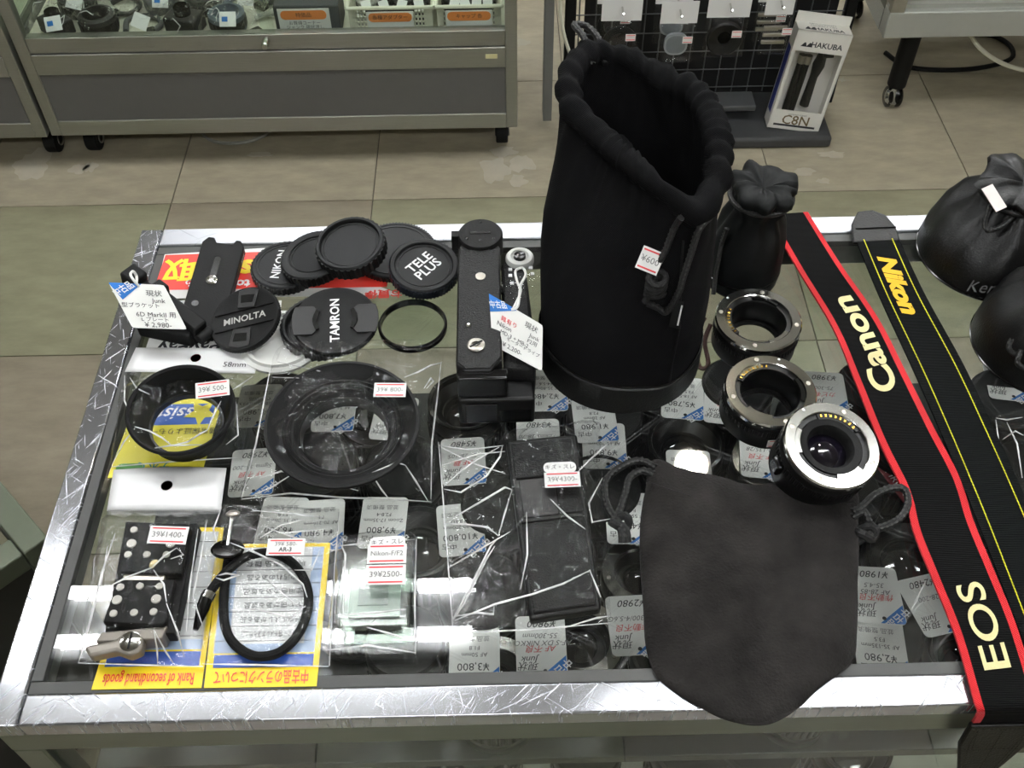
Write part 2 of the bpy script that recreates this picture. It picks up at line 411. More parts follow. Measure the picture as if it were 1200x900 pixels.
M_patch = mat('worn_floor_patch', '#b3ad9c', .6, var=.12, vscale=40)
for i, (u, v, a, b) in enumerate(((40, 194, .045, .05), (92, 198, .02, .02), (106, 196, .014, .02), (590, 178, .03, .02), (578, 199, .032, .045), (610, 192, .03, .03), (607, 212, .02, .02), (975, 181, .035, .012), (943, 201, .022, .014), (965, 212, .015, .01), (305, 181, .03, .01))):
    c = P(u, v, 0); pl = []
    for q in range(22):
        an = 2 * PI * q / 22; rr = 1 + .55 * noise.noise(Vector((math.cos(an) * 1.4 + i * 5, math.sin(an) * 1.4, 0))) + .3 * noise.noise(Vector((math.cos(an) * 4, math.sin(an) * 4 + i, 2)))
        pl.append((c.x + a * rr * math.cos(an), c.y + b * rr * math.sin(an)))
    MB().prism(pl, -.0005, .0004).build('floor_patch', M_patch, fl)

# ------------------------------------------------------------------ the glass counter
CX0, CX1, CY0, CY1 = -.328, .572, .258, .722
ct = thing('glass_counter', 'glass-topped display counter with scratched polished steel frame', 'display counter', ((CX0 + CX1) / 2, (CY0 + CY1) / 2, 0))
bw, zt = .025, TZ + .0025; fw = .0208
def bar(name, a, b, m=M_steel, bev=.0015, p=None): return MB().span(a, b).build(name, m, p or ct, bevel=bev)
bar('front_rail', (CX0 + .02, CY0, zt - .016), (CX1 - .02, CY0 + fw, zt))
bar('back_rail', (CX0 + .02, CY1 - bw + .003, zt - .016), (CX1 - .02, CY1, zt), M_steelb)
bar('side_rail', (CX0, CY0, zt - .0165), (CX0 + .0195, CY1, zt - .0003))
bar('side_rail', (CX1 - .0195, CY0, zt - .0165), (CX1, CY1, zt - .0003))
# recessed lower ledge that carries the glass
ly = .012
M_olive = mat('greenish_steel', '#7f857b', .28, .85, var=.08, vscale=12, stretch=(1, 14, 14))
bar('front_lower_rail', (CX0, CY0 + .002, zt - .045), (CX1, CY0 + .016, zt - .017), M_olive, .001)
bar('back_lower_rail', (CX0, CY1 - .016, zt - .045), (CX1, CY1 - .002, zt - .017), M_olive, .001)
for x in (CX0 + .002, CX1 - .016): bar('side_lower_rail', (x, CY0 + .0165, zt - .045), (x + .014, CY1 - .0165, zt - .017), M_olive, .001)
M_gasket = mat('grey_gasket', '#3a3b39', .5)
for a, b in (((CX0 + .02, CY0 + fw + .0002, TZ - .006), (CX1 - .02, CY0 + fw + .009, TZ + .0006)), ((CX0 + .02, CY1 - bw - .007, TZ - .006), (CX1 - .02, CY1 - bw + .0028, TZ + .0006)),
             ((CX0 + .0197, CY0 + fw + .0095, TZ - .006), (CX0 + .0275, CY1 - bw - .0075, TZ + .0006)), ((CX1 - .0275, CY0 + fw + .0095, TZ - .006), (CX1 - .0197, CY1 - bw - .0075, TZ + .0006))):
    bar('gasket', a, b, M_gasket, .0005)
GX0, GX1, GY0, GY1 = CX0 + .028, CX1 - .028, CY0 + fw + .0095, CY1 - bw - .0075
MB().span((GX0, GY0, TZ - .0055), (GX1, GY1, TZ)).build('glass_top', M_glass, ct)
for x in (CX0, CX1 - .02):
    for y in (CY0 + .002, CY1 - .022): bar('post', (x, y, .08), (x + .02, y + .02, zt - .045), M_olive, .0015)
for x in (CX0 + .004, CX1 - .009): bar('side_glass', (x, CY0 + .022, .36), (x + .005, CY1 - .022, zt - .046), M_glass2, 0)
bar('front_glass', (CX0 + .021, CY0 + .006, .36), (CX1 - .021, CY0 + .011, zt - .046), M_glass2, 0)
bar('back_glass', (CX0 + .021, CY1 - .011, .36), (CX1 - .021, CY1 - .006, zt - .046), M_glass2, 0)
SZ = .715
M_shelf = mat('dark_shelf', '#2a2b2a', .25, var=.1, vscale=8)
bar('shelf', (CX0 + .012, CY0 + .03, SZ - .012), (CX1 - .012, CY1 - .07, SZ), M_shelf, .001)
bar('shelf', (CX0 + .021, CY0 + .022, .50), (CX1 - .021, CY1 - .022, .512), mat('pale_shelf', '#b9b8ac', .5), .001)
for a, b in (((CX0, CY0 + .002, .08), (CX1, CY0 + .02, .14)), ((CX0, CY1 - .02, .08), (CX1, CY1 - .002, .14)), ((CX0, CY0 + .002, .33), (CX1, CY0 + .02, .36)), ((CX0, CY1 - .02, .33), (CX1, CY1 - .002, .36)),
             ((CX0, CY0 + .021, .08), (CX0 + .018, CY1 - .021, .14)), ((CX0, CY0 + .021, .33), (CX0 + .018, CY1 - .021, .36)), ((CX1 - .018, CY0 + .021, .08), (CX1, CY1 - .021, .14)), ((CX1 - .018, CY0 + .021, .33), (CX1, CY1 - .021, .36))):
    bar('base_rail', a, b, M_olive)
for a, b in (((CX0 + .02, CY0 + .008, .14), (CX1 - .02, CY0 + .014, .33)), ((CX0 + .02, CY1 - .014, .14), (CX1 - .02, CY1 - .008, .33)), ((CX0 + .006, CY0 + .022, .14), (CX0 + .012, CY1 - .022, .33)), ((CX1 - .012, CY0 + .022, .14), (CX1 - .006, CY1 - .022, .33))):
    bar('kick_panel', a, b, M_panel)
def caster(parent, x, y, h, r=.03):
    c = MB().lathe([(r, -.014), (r * 1.0, .014)], (x, y, r), (1, 0, 0), 20).lathe([(r * .55, -.016), (r * .55, .016)], (x, y, r), (1, 0, 0), 16).build('caster', M_blackm, parent, bevel=.003)
    MB().lathe([(r * .42, .0162), (r * .5, .0185), (r * .5, .0162)], (x, y, r), (1, 0, 0), 20).build('hub', M_alu, c)
    MB().span((x - .016, y - .012, r * 1.1), (x + .016, y + .012, h)).build('fork', M_blackm, c)
for x in (CX0 + .06, CX1 - .06):
    for y in (CY0 + .06, CY1 - .06): caster(ct, x, y, .085)

# ------------------------------------------------------------------ display cases across the aisle
def back_case(nm, lab, x0, x1, y0, dep, contents=True):
    t = thing(nm, lab, 'display case', ((x0 + x1) / 2, y0 + dep / 2, 0)); y1 = y0 + dep; zt = .92; pw = .025
    for x in (x0, x1 - pw):
        for y in (y0, y1 - pw): bar('post', (x, y, .1), (x + pw, y + pw, zt), M_steel2, .002, t)
    bar('bottom_rail', (x0 + pw, y0, .1), (x1 - pw, y0 + .02, .137), M_steel2, .001, t)
    bar('kick_panel', (x0 + pw, y0 + .004, .137), (x1 - pw, y0 + .012, .254), M_panel, 0, t)
    bar('middle_rail', (x0 + pw, y0, .254), (x1 - pw, y0 + .02, .301), M_steel2, .001, t)
    bar('door_track', (x0 + pw, y0 + .004, .303), (x1 - pw, y0 + .026, .338), M_steel2, .001, t)
    bar('deck', (x0 + .01, y0 + .027, .305), (x1 - .01, y1 - .01, .315), M_cream, 0, t)
    for x in (x0 + .003, x1 - .009): bar('side_panel', (x, y0 + pw, .1), (x + .006, y1 - pw, .33), M_panel, 0, t)
    bar('back_panel', (x0 + pw, y1 - .012, .1), (x1 - pw, y1 - .004, zt - .02), M_cream, 0, t)
    for x in (x0 + .003, x1 - .009): bar('side_glass', (x, y0 + pw, .338), (x + .005, y1 - pw, zt - .02), M_glass2, 0, t)
    xm = (x0 + x1) / 2 + .02
    d = bar('sliding_door', (x0 + pw, y0 + .006, .338), (xm, y0 + .011, zt - .02), M_glass2, 0, t)
    MB().lathe([(.008, 0), (.008, .022), (.006, .026)], (xm - .02, y0 + .004, .325), (0, -1, 0), 16).build('lock', M_chrome, d)
    bar('sliding_door', (xm - .03, y0 + .016, .338), (x1 - pw, y0 + .021, zt - .02), M_glass2, 0, t)
    for a, b in (((x0, y0, zt - .02), (x1, y0 + .02, zt)), ((x0, y1 - .02, zt - .02), (x1, y1, zt)), ((x0, y0 + .021, zt - .02), (x0 + .02, y1 - .021, zt)), ((x1 - .02, y0 + .021, zt - .02), (x1, y1 - .021, zt))): bar('top_rail', a, b, M_steel2, .001, t)
    bar('glass_top', (x0 + .021, y0 + .021, zt - .008), (x1 - .021, y1 - .021, zt - .003), M_glass2, 0, t)
    for x in (x0 + .05, x1 - .035):
        for y in (y0 + .09, y1 - .09): caster(t, x, y, .1, .032)
    return t
c1 = back_case('display_case', 'wide steel display case with charcoal kick panel holding bagged accessories', -.998, .042, 1.93, .45)
lb = MB().span((-.025, 1.9292, .276), (.0, 1.93, .286)).build('maker_plate', mat('brass_plate', '#d9d2a0', .4), c1)
back_case('display_case', 'steel display case corner left of the accessory case, charcoal kick panel', -2.05, -1.006, 1.925, .45)

# clutter in the case: bagged accessories in rows
def film_bag(name, lab, cat, corners, h, seed, wr=.004, n=26, group=None, base=None, haze=False, dome=6, prof=None):
    """a clear pouch: crumpled top film and a flat under film; corners are world points clockwise"""
    A, B, C, D = [Vector(c) for c in corners]
    ctr = (A + B + C + D) / 4
    t = thing(name, lab, cat, ctr, group=group)
    def pt(u, v): return A.lerp(B, u).lerp(D.lerp(C, u), v)
    def ridge(p, s):
        q = p * s + Vector((seed * 3.1, seed * 1.7, 0)); return 1 - abs(noise.noise(q)) * 2.4
    def top(u, v):
        p = pt(u, v); e = max(abs(2 * u - 1), abs(2 * v - 1)); k = 1 - e ** dome
        hh = prof(u, v) if prof else h * k
        k2 = min(1, (1 - e) * 8)
        z = hh + k2 * wr * (.7 * ridge(p, 38) + .45 * ridge(p + Vector((5, 2, 0)), 75))
        return p + Vector((0, 0, max(z, .0009)))
    MB().grid(top, n, n).build('film_front', M_film, t, ang=18, fix=False)
    MB().grid(lambda u, v: pt(u, v) + Vector((0, 0, .0003)), 2, 2).build('film_back', M_film, t, fix=False)
    return t
deck = .3155
M_bagin = [mat('dark_accessory', '#1c1c1c', .4), mat('grey_accessory', '#4b4d4e', .45), mat('bluegrey_accessory', '#5a6570', .5), mat('pale_accessory', '#b9b8b0', .5)]
def gadget(lab, cx, cy, z, kind, s, rz, m, group):
    t = thing('camera_accessory', lab, 'accessory', (cx, cy, z), rz, group)
    if kind == 0:
        MB().box((0, 0, .014 * s), (.055 * s, .04 * s, .028 * s)).build('body', m, t, False, bevel=.004)
        MB().lathe([(.013 * s, 0), (.013 * s, .014 * s), (.01 * s, .016 * s), (.01 * s, .008 * s)], (0, 0, .028 * s), seg=20).build('dial', M_blackg, t, False)
    elif kind == 1:
        MB().lathe([(.028 * s, 0), (.03 * s, .004), (.03 * s, .03 * s), (.026 * s, .033 * s), (.022 * s, .033 * s), (.02 * s, .012 * s), (0, .012 * s)], seg=28).build('body', m, t, False)
        MB().gear(.0315 * s, .0012, 24, .008 * s, .022 * s).build('grip_ring', M_ridge, t, False)
    else:
        MB().tube(spline([(-.03 * s, 0, .006), (-.02 * s, .03 * s, .01), (.02 * s, .03 * s, .008), (.03 * s, 0, .006), (.01 * s, -.02 * s, .007)], 6), .005 * s, 8).build('cable', m, t, False)
        MB().box((.01 * s, -.024 * s, .009), (.014 * s, .022 * s, .012)).build('plug', M_blackg, t, False, bevel=.002)
    return t
k = 0
looks = ['square flash adapter', 'round lens hood', 'coiled sync cable']
for row, (yy, xs) in enumerate(((1.995, (-.925, -.835, -.745, -.655, -.565, -.49)), (2.075, (-.90, -.81, -.72, -.63, -.54)), (2.155, (-.925, -.835, -.745, -.655, -.565)), (2.235, (-.9, -.8, -.7, -.6)))):
    for i, x in enumerate(xs):
        s = 1.1 + .22 * random.random(); kd = (i + row) % 3; mm = M_bagin[(0, 0, 1, 0, 2, 3)[k % 6]]
        gadget('dark %s in a clear bag inside the accessory display case' % looks[kd], x, yy, deck + .001, kd, s, random.uniform(-1, 1), mm, 'accessories in the display case: ' + looks[kd])
        a = random.uniform(-.5, .5); ca, sa = math.cos(a), math.sin(a); hw, hh = .056, .052
        cs = [Vector((x + ca * p - sa * q, yy + sa * p + ca * q, deck + .0005)) for p, q in ((-hw, hh), (hw, hh), (hw, -hh), (-hw, -hh))]
        b = film_bag('plastic_bag', 'crumpled clear bag %saround a %s in the accessory case' % ('with white sticker ' if k % 2 == 0 else '', looks[kd]), 'bag', cs, .034 * s, k, .016, 18, 'clear bags in the display case')
        if k % 2 == 0:
            st = MB().box((x + .01, yy - .034, deck + .034 * s), (.034, .03, .0008), Matrix.Rotation(.8, 3, 'X') @ Matrix.Rotation(a, 3, 'Z')).build('price_sticker', M_white, b)
            if k % 4 == 0: MB().box((x + .004, yy - .0348, deck + .0345 * s), (.012, .01, .0008), Matrix.Rotation(.8, 3, 'X') @ Matrix.Rotation(a, 3, 'Z')).build('blue_corner', M_blue, st)
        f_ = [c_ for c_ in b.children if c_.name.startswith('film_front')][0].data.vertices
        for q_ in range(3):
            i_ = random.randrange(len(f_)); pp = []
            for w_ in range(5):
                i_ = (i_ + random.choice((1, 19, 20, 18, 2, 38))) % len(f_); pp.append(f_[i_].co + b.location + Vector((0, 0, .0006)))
            if max((pp[i__ + 1] - pp[i__]).length for i__ in range(4)) < .03: MB().tube(pp, [.0003, .001, .0011, .0009, .0003], 5).build('fold_glint', M_fold_glint, b)  # random pale lines painted on the bag film as highlights
        k += 1
# dark price card box and two white baskets
t = thing('card_box', 'dark box with an orange and white price card on its front', 'box', (-.39, 2.0, deck))
MB().span((-.46, 1.968, deck), (-.325, 2.05, deck + .066)).build('body', mat('slate_box', '#34363c', .6), t, bevel=.003)
cd = MB().span((-.452, 1.9668, deck + .008), (-.345, 1.968, deck + .060)).build('price_card', M_white, t)
MB().prism(rrect(.095, .02, .009), 0, .0006, (-.399, 1.9668, deck + .046), (1, 0, 0), (0, -1, 0)).build('orange_band', M_orange, cd)
text(cd, '特価品', .011, (-.399, 1.9660, deck + .046), (1, 0, 0), (0, -1, 0), M_ink)
text(cd, 'お買得コーナー\nジャンク 現状渡し', .0095, (-.399, 1.9667, deck + .023), (1, 0, 0), (0, -1, 0), M_ink)
for i, x in enumerate((-.55, -.5, -.43)):
    gadget('black flash part standing on the box row behind the orange price card', x + .08, 2.11, deck + .001, i, 1.2, i, M_bagin[0], 'flash parts behind the price card')
def basket(x0, x1, y0, y1, h, lab, words):
    t = thing('plastic_basket', lab, 'basket', ((x0 + x1) / 2, (y0 + y1) / 2, deck + .0005), group='white plastic baskets'); z0 = deck + .0005
    MB().span((x0 + .006, y0 + .006, z0), (x1 - .006, y1 - .006, z0 + .003)).build('bottom', M_cream, t)
    def lattice(a, b, cnt, rows):
        mb = MB(); d = (Vector(b) - Vector(a)); L = d.length; d.normalize(); n = Vector((-d.y, d.x, 0)); R3 = Matrix((d, n, (0, 0, 1))).transposed()
        for i in range(cnt + 1): mb.box(Vector(a) + d * (L * i / cnt) + Vector((0, 0, h / 2)), (.0034, .0022, h), R3)
        for j in range(rows + 1): mb.box(Vector(a) + d * L / 2 + Vector((0, 0, .002 + (h - .004) * j / rows)), (L, .0022, .0036), R3)
        return mb
    for nm, a, b, c in (('front_side', (x0, y0, z0), (x1, y0, z0), 24), ('rear_side', (x0, y1, z0), (x1, y1, z0), 24), ('end_side', (x0, y0, z0), (x0, y1, z0), 12), ('end_side', (x1, y0, z0), (x1, y1, z0), 12)):
        mb = lattice(a, b, c, 5)
        if 'front' in nm:
            for xa, xb in ((x0, x0 + .012), (x1 - .012, x1), ((x0 + x1) / 2 - .045, (x0 + x1) / 2 + .045)): mb.span((xa, y0 - .001, z0), (xb, y0 + .001, z0 + h))
        mb.build(nm, M_cream, t)
    rim = [(x0 - .004, y0 - .005, z0 + h), (x1 + .004, y0 - .005, z0 + h), (x1 + .004, y1 + .005, z0 + h), (x0 - .004, y1 + .005, z0 + h)]
    mb = MB()
    for i in range(4): mb.tube([rim[i], rim[(i + 1) % 4]], .0042, 8)
    mb.build('rim', M_cream, t)
    xm = (x0 + x1) / 2
    cd = MB().span((xm - .048, y0 - .0115, z0 + .004), (xm + .048, y0 - .0100, z0 + h - .005)).build('price_card', M_white, t)
    MB().prism(rrect(.09, .02, .009), 0, .0006, (xm, y0 - .0115, z0 + h - .0175), (1, 0, 0), (0, -1, 0)).build('orange_band', M_orange, cd)
    text(cd, words, .0105, (xm, y0 - .0123, z0 + h - .0175), (1, 0, 0), (0, -1, 0), M_ink)
    text(cd, '各種 お買得品', .008, (xm, y0 - .0116, z0 + .011), (1, 0, 0), (0, -1, 0), M_inkg)
    MB().span((xm - .05, y0 - .008, z0 + h - .007), (xm + .05, y0 - .0052, z0 + h - .001)).build('card_clip', M_blackm, t)
    q = 0
    for yy in (y0 + .03, y0 + .085):
        for i in range(4):
            x = x0 + .03 + i * (x1 - x0 - .06) / 3
            dark = not (words.startswith('各') and i == 0)
            gadget('small %s part in the %s' % ('black' if dark else 'white', lab), x, yy, z0 + .0035, (i + q) % 2, .82, i, M_bagin[0 if dark else 3], 'small parts in ' + lab)
            cs = [Vector((x + p, yy + r_, z0 + .0032)) for p, r_ in ((-.026, .026), (.026, .026), (.026, -.026), (-.026, -.026))]
            b = film_bag('plastic_bag', 'tiny clear bag in the ' + lab, 'bag', cs, .032, k + q * 7 + i, .005, 10, 'tiny clear bags in ' + lab)
            MB().box((x + .004, yy - .005, z0 + .046), (.02, .024, .0006), Matrix.Rotation(.7, 3, 'X') @ Matrix.Rotation(random.uniform(-.4, .4), 3, 'Z')).build('price_sticker', M_white, b)
        q += 1
basket(-.305, -.135, 1.972, 2.10, .058, 'white basket beside the dark card box', '各種アダプター')
basket(-.122, .008, 1.972, 2.10, .058, 'white basket at the steel corner post', 'キャップ 各')

# ------------------------------------------------------------------ black wire rack with hanging packets
rk = thing('wire_rack', 'black wire grid display rack on a dark base plate', 'rack', (.45, 2.1, 0))
MB().span((.2, 1.965, .001), (.775, 2.2, .03)).build('base_plate', mat('dark_base', '#3b3c3d', .5), rk, bevel=.008)
MB().span((.2, 2.03, .06), (.6, 2.09, .075)).build('lower_tray', mat('grey_tray', '#4c4d4e', .5), rk, bevel=.003)
for x in (.165, .79): MB().span((x - .012, 2.10, .03), (x + .012, 2.125, 1.4)).build('upright', M_blackm, rk, bevel=.003)
MB().span((.2, 2.15, .03), (.775, 2.156, 1.4)).build('back_board', mat('black_board', '#0a0a0a', .7), rk)
mb = MB()
for i in range(17): mb.tube([(.185 + i * .037, 2.112, .06), (.185 + i * .037, 2.112, 1.4)], .0016, 6)
for i in range(22): mb.tube([(.17, 2.109, .075 + i * .048), (.79, 2.109, .075 + i * .048)], .0016, 6)
mb.build('wire_grid', mat('grid_wire', '#55575a', .4, .5), rk)
MB().tube(spline([(.135, 2.03, .9), (.13, 2.03, .5), (.14, 2.04, .3), (.165, 2.05, .2)], 8), .004, 8).build('cable', M_cream, rk)
MB().span((.105, 2.05, .03), (.125, 2.10, 1.3)).build('grey_side_frame', mat('grey_frame', '#6b6c68', .5), rk)
def packet(x, z, y, kind, lab, w=.085, seed=0):
    """hanging packet: z is the lower edge of the header card"""
    t = thing('hanging_packet', lab, 'packet', (x, y, z), group='packets hanging on the wire rack')
    hd = MB().span((x - w / 2, y - .0015, z), (x + w / 2, y, z + .05)).build('header_card', M_white, t)
    MB().tube(spline([(x, 2.11, z + .045), (x, y - .01, z + .03), (x, y - .022, z + .026), (x, y - .03, z + .033)], 5), .0022, 6).build('hook', M_chrome, t)
    H = .095
    def fr(s):
        def fn(u, v):
            e = max(abs(2 * u - 1), abs(2 * v - 1)); k2 = 1 - e ** 4
            p = Vector((x - w / 2 + w * u, y, z - H * v))
            r = 1 - abs(noise.noise(p * 55 + Vector((seed, s * 9, 0)))) * 2
            return p + Vector((0, s * (.014 * k2 + .004 * r * (1 - e)) - .0007, 0))
        return fn
    MB().grid(fr(-1), 16, 16).build('film_front', M_film, t, ang=20, fix=False)
    MB().grid(fr(1), 8, 8).build('film_back', M_film, t, fix=False)
    o = (x, y + .006, z - .05)
    if kind == 0: MB().lathe([(.022, 0), (.036, .002), (.037, .009), (.03, .012), (.024, .012)], o, (0, -1, 0), 32, closed=True).build('hood_ring', M_blackm, t)
    elif kind == 1:
        MB().prism(rrect(.05, .05, .02, 6), 0, .008, o, (1, 0, 0), (0, -1, 0)).build('filter_case', mat('frosted_grey', '#8f9496', .4), t)
        MB().prism(rrect(.042, .042, .017, 6), .008, .0085, o, (1, 0, 0), (0, -1, 0)).build('filter', mat('filter_grey', '#6d7478', .3), t)
    elif kind == 2:
        MB().lathe([(0, .002), (.014, .002), (.016, .006), (.036, .013), (.039, .010), (.039, 0)], o, (0, -1, 0), 32).build('hood', M_blackm, t)
        MB().lathe([(0, .006), (.013, .006)], o, (0, -1, 0), 24).build('inner_disc', mat('grey_disc', '#7b7d7e', .4), t)
    else:
        for i in range(3): MB().box((x, y, z - .03 - i * .017), (.05, .006, .008)).build('metal_piece', M_alu, t, bevel=.001)
    st = MB().box((x + .02, y - .0205, z - .028), (.021, .0006, .016)).build('price_sticker', M_white, t)
    for dz in (-.005, .005): MB().box((x + .02, y - .0210, z - .028 + dz), (.018, .0004, .0012)).build('red_line', M_red, st)
PKY = 1.985
def pk(u, v, kind, lab, y, w, sd):
    q = PY(u, v, y); packet(q.x, q.z, y, kind, lab, w, sd)
pk(728, 24, 0, 'hanging packet with a black hood ring behind the drawstring bag mouth', 1.985, .085, 1)
pk(795, 27, 1, 'hanging packet holding a grey round filter case', 1.985, .078, 2)
pk(853, 20, 2, 'hanging packet holding a deep black bell-shaped hood', 1.985, .09, 3)
pk(912, 17, 3, 'hanging packet of small metal pieces next to the tripod box', 1.99, .06, 4)
pk(722, 4, 0, 'hanging packet tucked behind the hood ring packet', 2.03, .08, 5)
pk(790, 4, 1, 'hanging packet tucked behind the filter case packet', 2.03, .08, 6)
pk(905, 2, 3, 'hanging packet tucked behind the metal pieces packet', 2.03, .06, 7)

# ------------------------------------------------------------------ boxed tripod leaning on the rack
def oriented_box_thing():
    A = P(899, 152, .032); B = P(958, 153, .032)
    t = thing('tripod_box', 'white windowed carton of a compact tripod standing on the rack base', 'box', (A + B) / 2)
    top = PY(968, 38, 2.015); c0 = (A + B) / 2
    X = (B - A); wv = X.length * 1.04; X.normalize(); up = (top - c0); L = up.length; up.normalize(); X = (X - up * X.dot(up)).normalized(); nrm = X.cross(up)   # towards the viewer
    R3 = Matrix((X, up, nrm)).transposed()
    def bx(a, b): return MB().box(c0 + R3 @ Vector([(a[i] + b[i]) / 2 for i in range(3)]), [abs(a[i] - b[i]) for i in range(3)], R3)
    D = .045; hw = wv / 2; wh = wv * 1.06 / 2
    W = mat('carton_white', '#e2e0d8', .5, var=.03)
    bx((-hw, 0, -D), (hw, L, -D + .002)).build('back_panel', W, t)
    s = bx((-hw, 0, -D), (-hw + .002, L, 0)).build('side_panel', W, t)
    bx((-hw - .0006, .13 * L, -D + .006), (-hw, .8 * L, -.012)).build('blue_stripe', mat('carton_blue', '#26307a', .5), s)
    bx((hw - .002, 0, -D), (hw, L, 0)).build('side_panel', W, t)
    bx((-hw, 0, -D), (hw, .002, 0)).build('bottom_panel', W, t)
    fr = bx((-hw, 0, -.002), (hw, .2 * L, 0)).build('front_lower_panel', W, t)
    bx((-hw, .2 * L, -.002), (-hw + .008, .8 * L, 0)).build('front_edge', W, t)
    bx((hw - .008, .2 * L, -.002), (hw, .8 * L, 0)).build('front_edge', W, t)
    bx((-hw, .8 * L, -.002), (hw, L, 0)).build('front_upper_panel', W, t)
    bx((-hw + .008, .2 * L, -.0015), (hw - .008, .8 * L, -.001)).build('window_film', M_film, t)
    bx((-hw, L - .002, -D), (hw, L, 0)).build('top_panel', W, t)
    bx((-hw, L, -D), (hw, L + .022, -D + .0015)).build('hang_tab', W, t)
    def pp(x, y, z=0): return c0 + R3 @ Vector((x, y, z))
    text(t, 'HAKUBA', .0175, pp(.012, .87 * L), X, nrm, M_ink, bold=.02)
    mb = MB()
    for dx in (0, .012): mb.prism([(-.045 + dx, .845 * L), (-.031 + dx, .845 * L), (-.035 + dx, .885 * L), (-.038 + dx, .885 * L)], 0, .0004, c0, X, nrm)
    mb.build('logo', M_ink, t)
    tn = R3 @ Vector((0, 1, 0))
    text(t, 'HAKUBA', .017, pp(.01, L, -.012), X, tn, M_ink, bold=.02)
    mb = MB()
    for dx in (0, .012): mb.prism([(-.045 + dx, -.006), (-.031 + dx, -.006), (-.035 + dx, .006), (-.038 + dx, .006)], 0, .0004, pp(0, L, -.012), X, tn)
    mb.build('logo', M_ink, t)
    text(t, 'NEW CONCEPT\nCOMPACT C8N', .0085, pp(0, L, -.031), X, tn, M_inkg)
    text(t, 'C8N', .033, pp(0, .1 * L), X, nrm, mat('bronze_ink', '#6d5c3c', .5), bold=.01)
    bx((-hw + .012, .035 * L, 0), (hw - .012, .055 * L, .0004)).build('black_strip', M_ink, t)
    text(t, 'compact tripod', .007, pp(0, .165 * L), X, nrm, M_inkg)
    # folded tripod seen through the window
    for i, dx in enumerate((-.022, -.008)):
        l = MB().tube([pp(dx, .12 * L, -.035), pp(dx, .7 * L, -.035)], .0075, 12).build('tripod_leg', M_blackm, t)
        MB().tube([pp(dx, .62 * L, -.035), pp(dx, .7 * L, -.035)], .009, 12).build('leg_lock', M_alu, l)
    MB().tube([pp(.018, .2 * L, -.035), pp(.018, .5 * L, -.035), pp(.02, .62 * L, -.035), pp(.022, .78 * L, -.035)], [.011, .009, .014, .008], 12).build('tripod_head', M_blackm, t)
    MB().tube([pp(.018, .745 * L, -.02), pp(.04, .76 * L, -.02)], .006, 10).build('pan_handle', M_blackm, t)
oriented_box_thing()

# ------------------------------------------------------------------ pale case on a castor leg, right background
M_pale = mat('pale_grey_metal', '#a9aba3', .45, .2, var=.04)
t = thing('shelf_trolley', 'pale grey sliding-door shelf unit on a black castor leg', 'shelf unit', (1.45, 2.3, 0))
zb = .25
MB().span((.845, 2.02, zb), (2.1, 2.06, zb + .062)).build('front_rail', M_pale, t, bevel=.003)
MB().span((.845, 2.035, zb + .062), (2.1, 2.05, zb + .072)).build('track_lip', M_pale, t)
MB().span((.845, 2.06, zb + .0), (2.1, 2.6, zb + .05)).build('deck', M_pale, t)
MB().span((.845, 2.06, zb), (.865, 2.6, 1.1)).build('side_panel', mat('olive_side', '#5e6156', .4, .3), t)
MB().span((.845, 2.02, zb + .062), (.875, 2.058, 1.1)).build('post', mat('tan_post', '#8f8b7c', .4, .3), t)
for y in (2.062, 2.075): MB().span((.88, y, zb + .05), (2.1, y + .004, zb + .058)).build('door_rail', M_chrome, t)
MB().span((.88, 2.068, zb + .06), (2.1, 2.073, 1.1)).build('sliding_door', mat('frosted_door', '#a3a69f', .35), t)
for x in (.957, 1.95):
    for y in (2.13, 2.53):
        lg = MB().lathe([(.021, .058), (.022, .06), (.022, zb)], (x, y, 0), seg=20).build('leg', M_blackm, t)
        MB().lathe([(.009, .045), (.009, .06)], (x, y, 0), seg=12).build('stem', M_chrome, lg)
        for s in (-1, 1): MB().lathe([(.02, 0), (.025, .003), (.025, .009), (.022, .012)], (x + s * .012 - .006, y, .0255), (1, 0, 0), 20).build('wheel', M_blackg, lg)
        MB().lathe([(.0, .0), (.022, .0), (.024, .006), (.02, .012), (0, .013)], (x - .004, y - .004, .03), (.3, -.8, .45), 20).build('wheel_cover', M_chrome, lg)
for i, (pts, r, m, lab) in enumerate((([(1.06, 2.2, .245), (1.12, 2.12, .16), (1.25, 2.1, .11), (1.4, 2.12, .13), (1.6, 2.2, .2), (1.7, 2.25, .245)], .005, M_cream, 'white power cable drooping under the pale shelf unit'),
                               ([(1.0, 2.35, .006), (1.05, 2.28, .006), (1.2, 2.27, .006), (1.32, 2.32, .006), (1.3, 2.42, .006), (1.1, 2.45, .006)], .006, M_blackm, 'black cable coiled on the floor under the pale shelf unit'))):
    c = Vector(pts[0]); o = MB().tube(spline(pts, 8), r, 8).build('power_cable', m, loc=c); tagp(o, lab, 'cable')
o = MB().tube(spline([(-.75, 2.2, .005), (-.7, 2.05, .005), (-.62, 2.02, .005), (-.55, 2.06, .005), (-.5, 2.2, .005)], 8), .004, 8).build('power_cable', mat('grey_cable', '#8c8c84', .5), loc=(-.62, 2.02, .005)); tagp(o, 'thin grey cable on the floor under the accessory display case', 'cable')

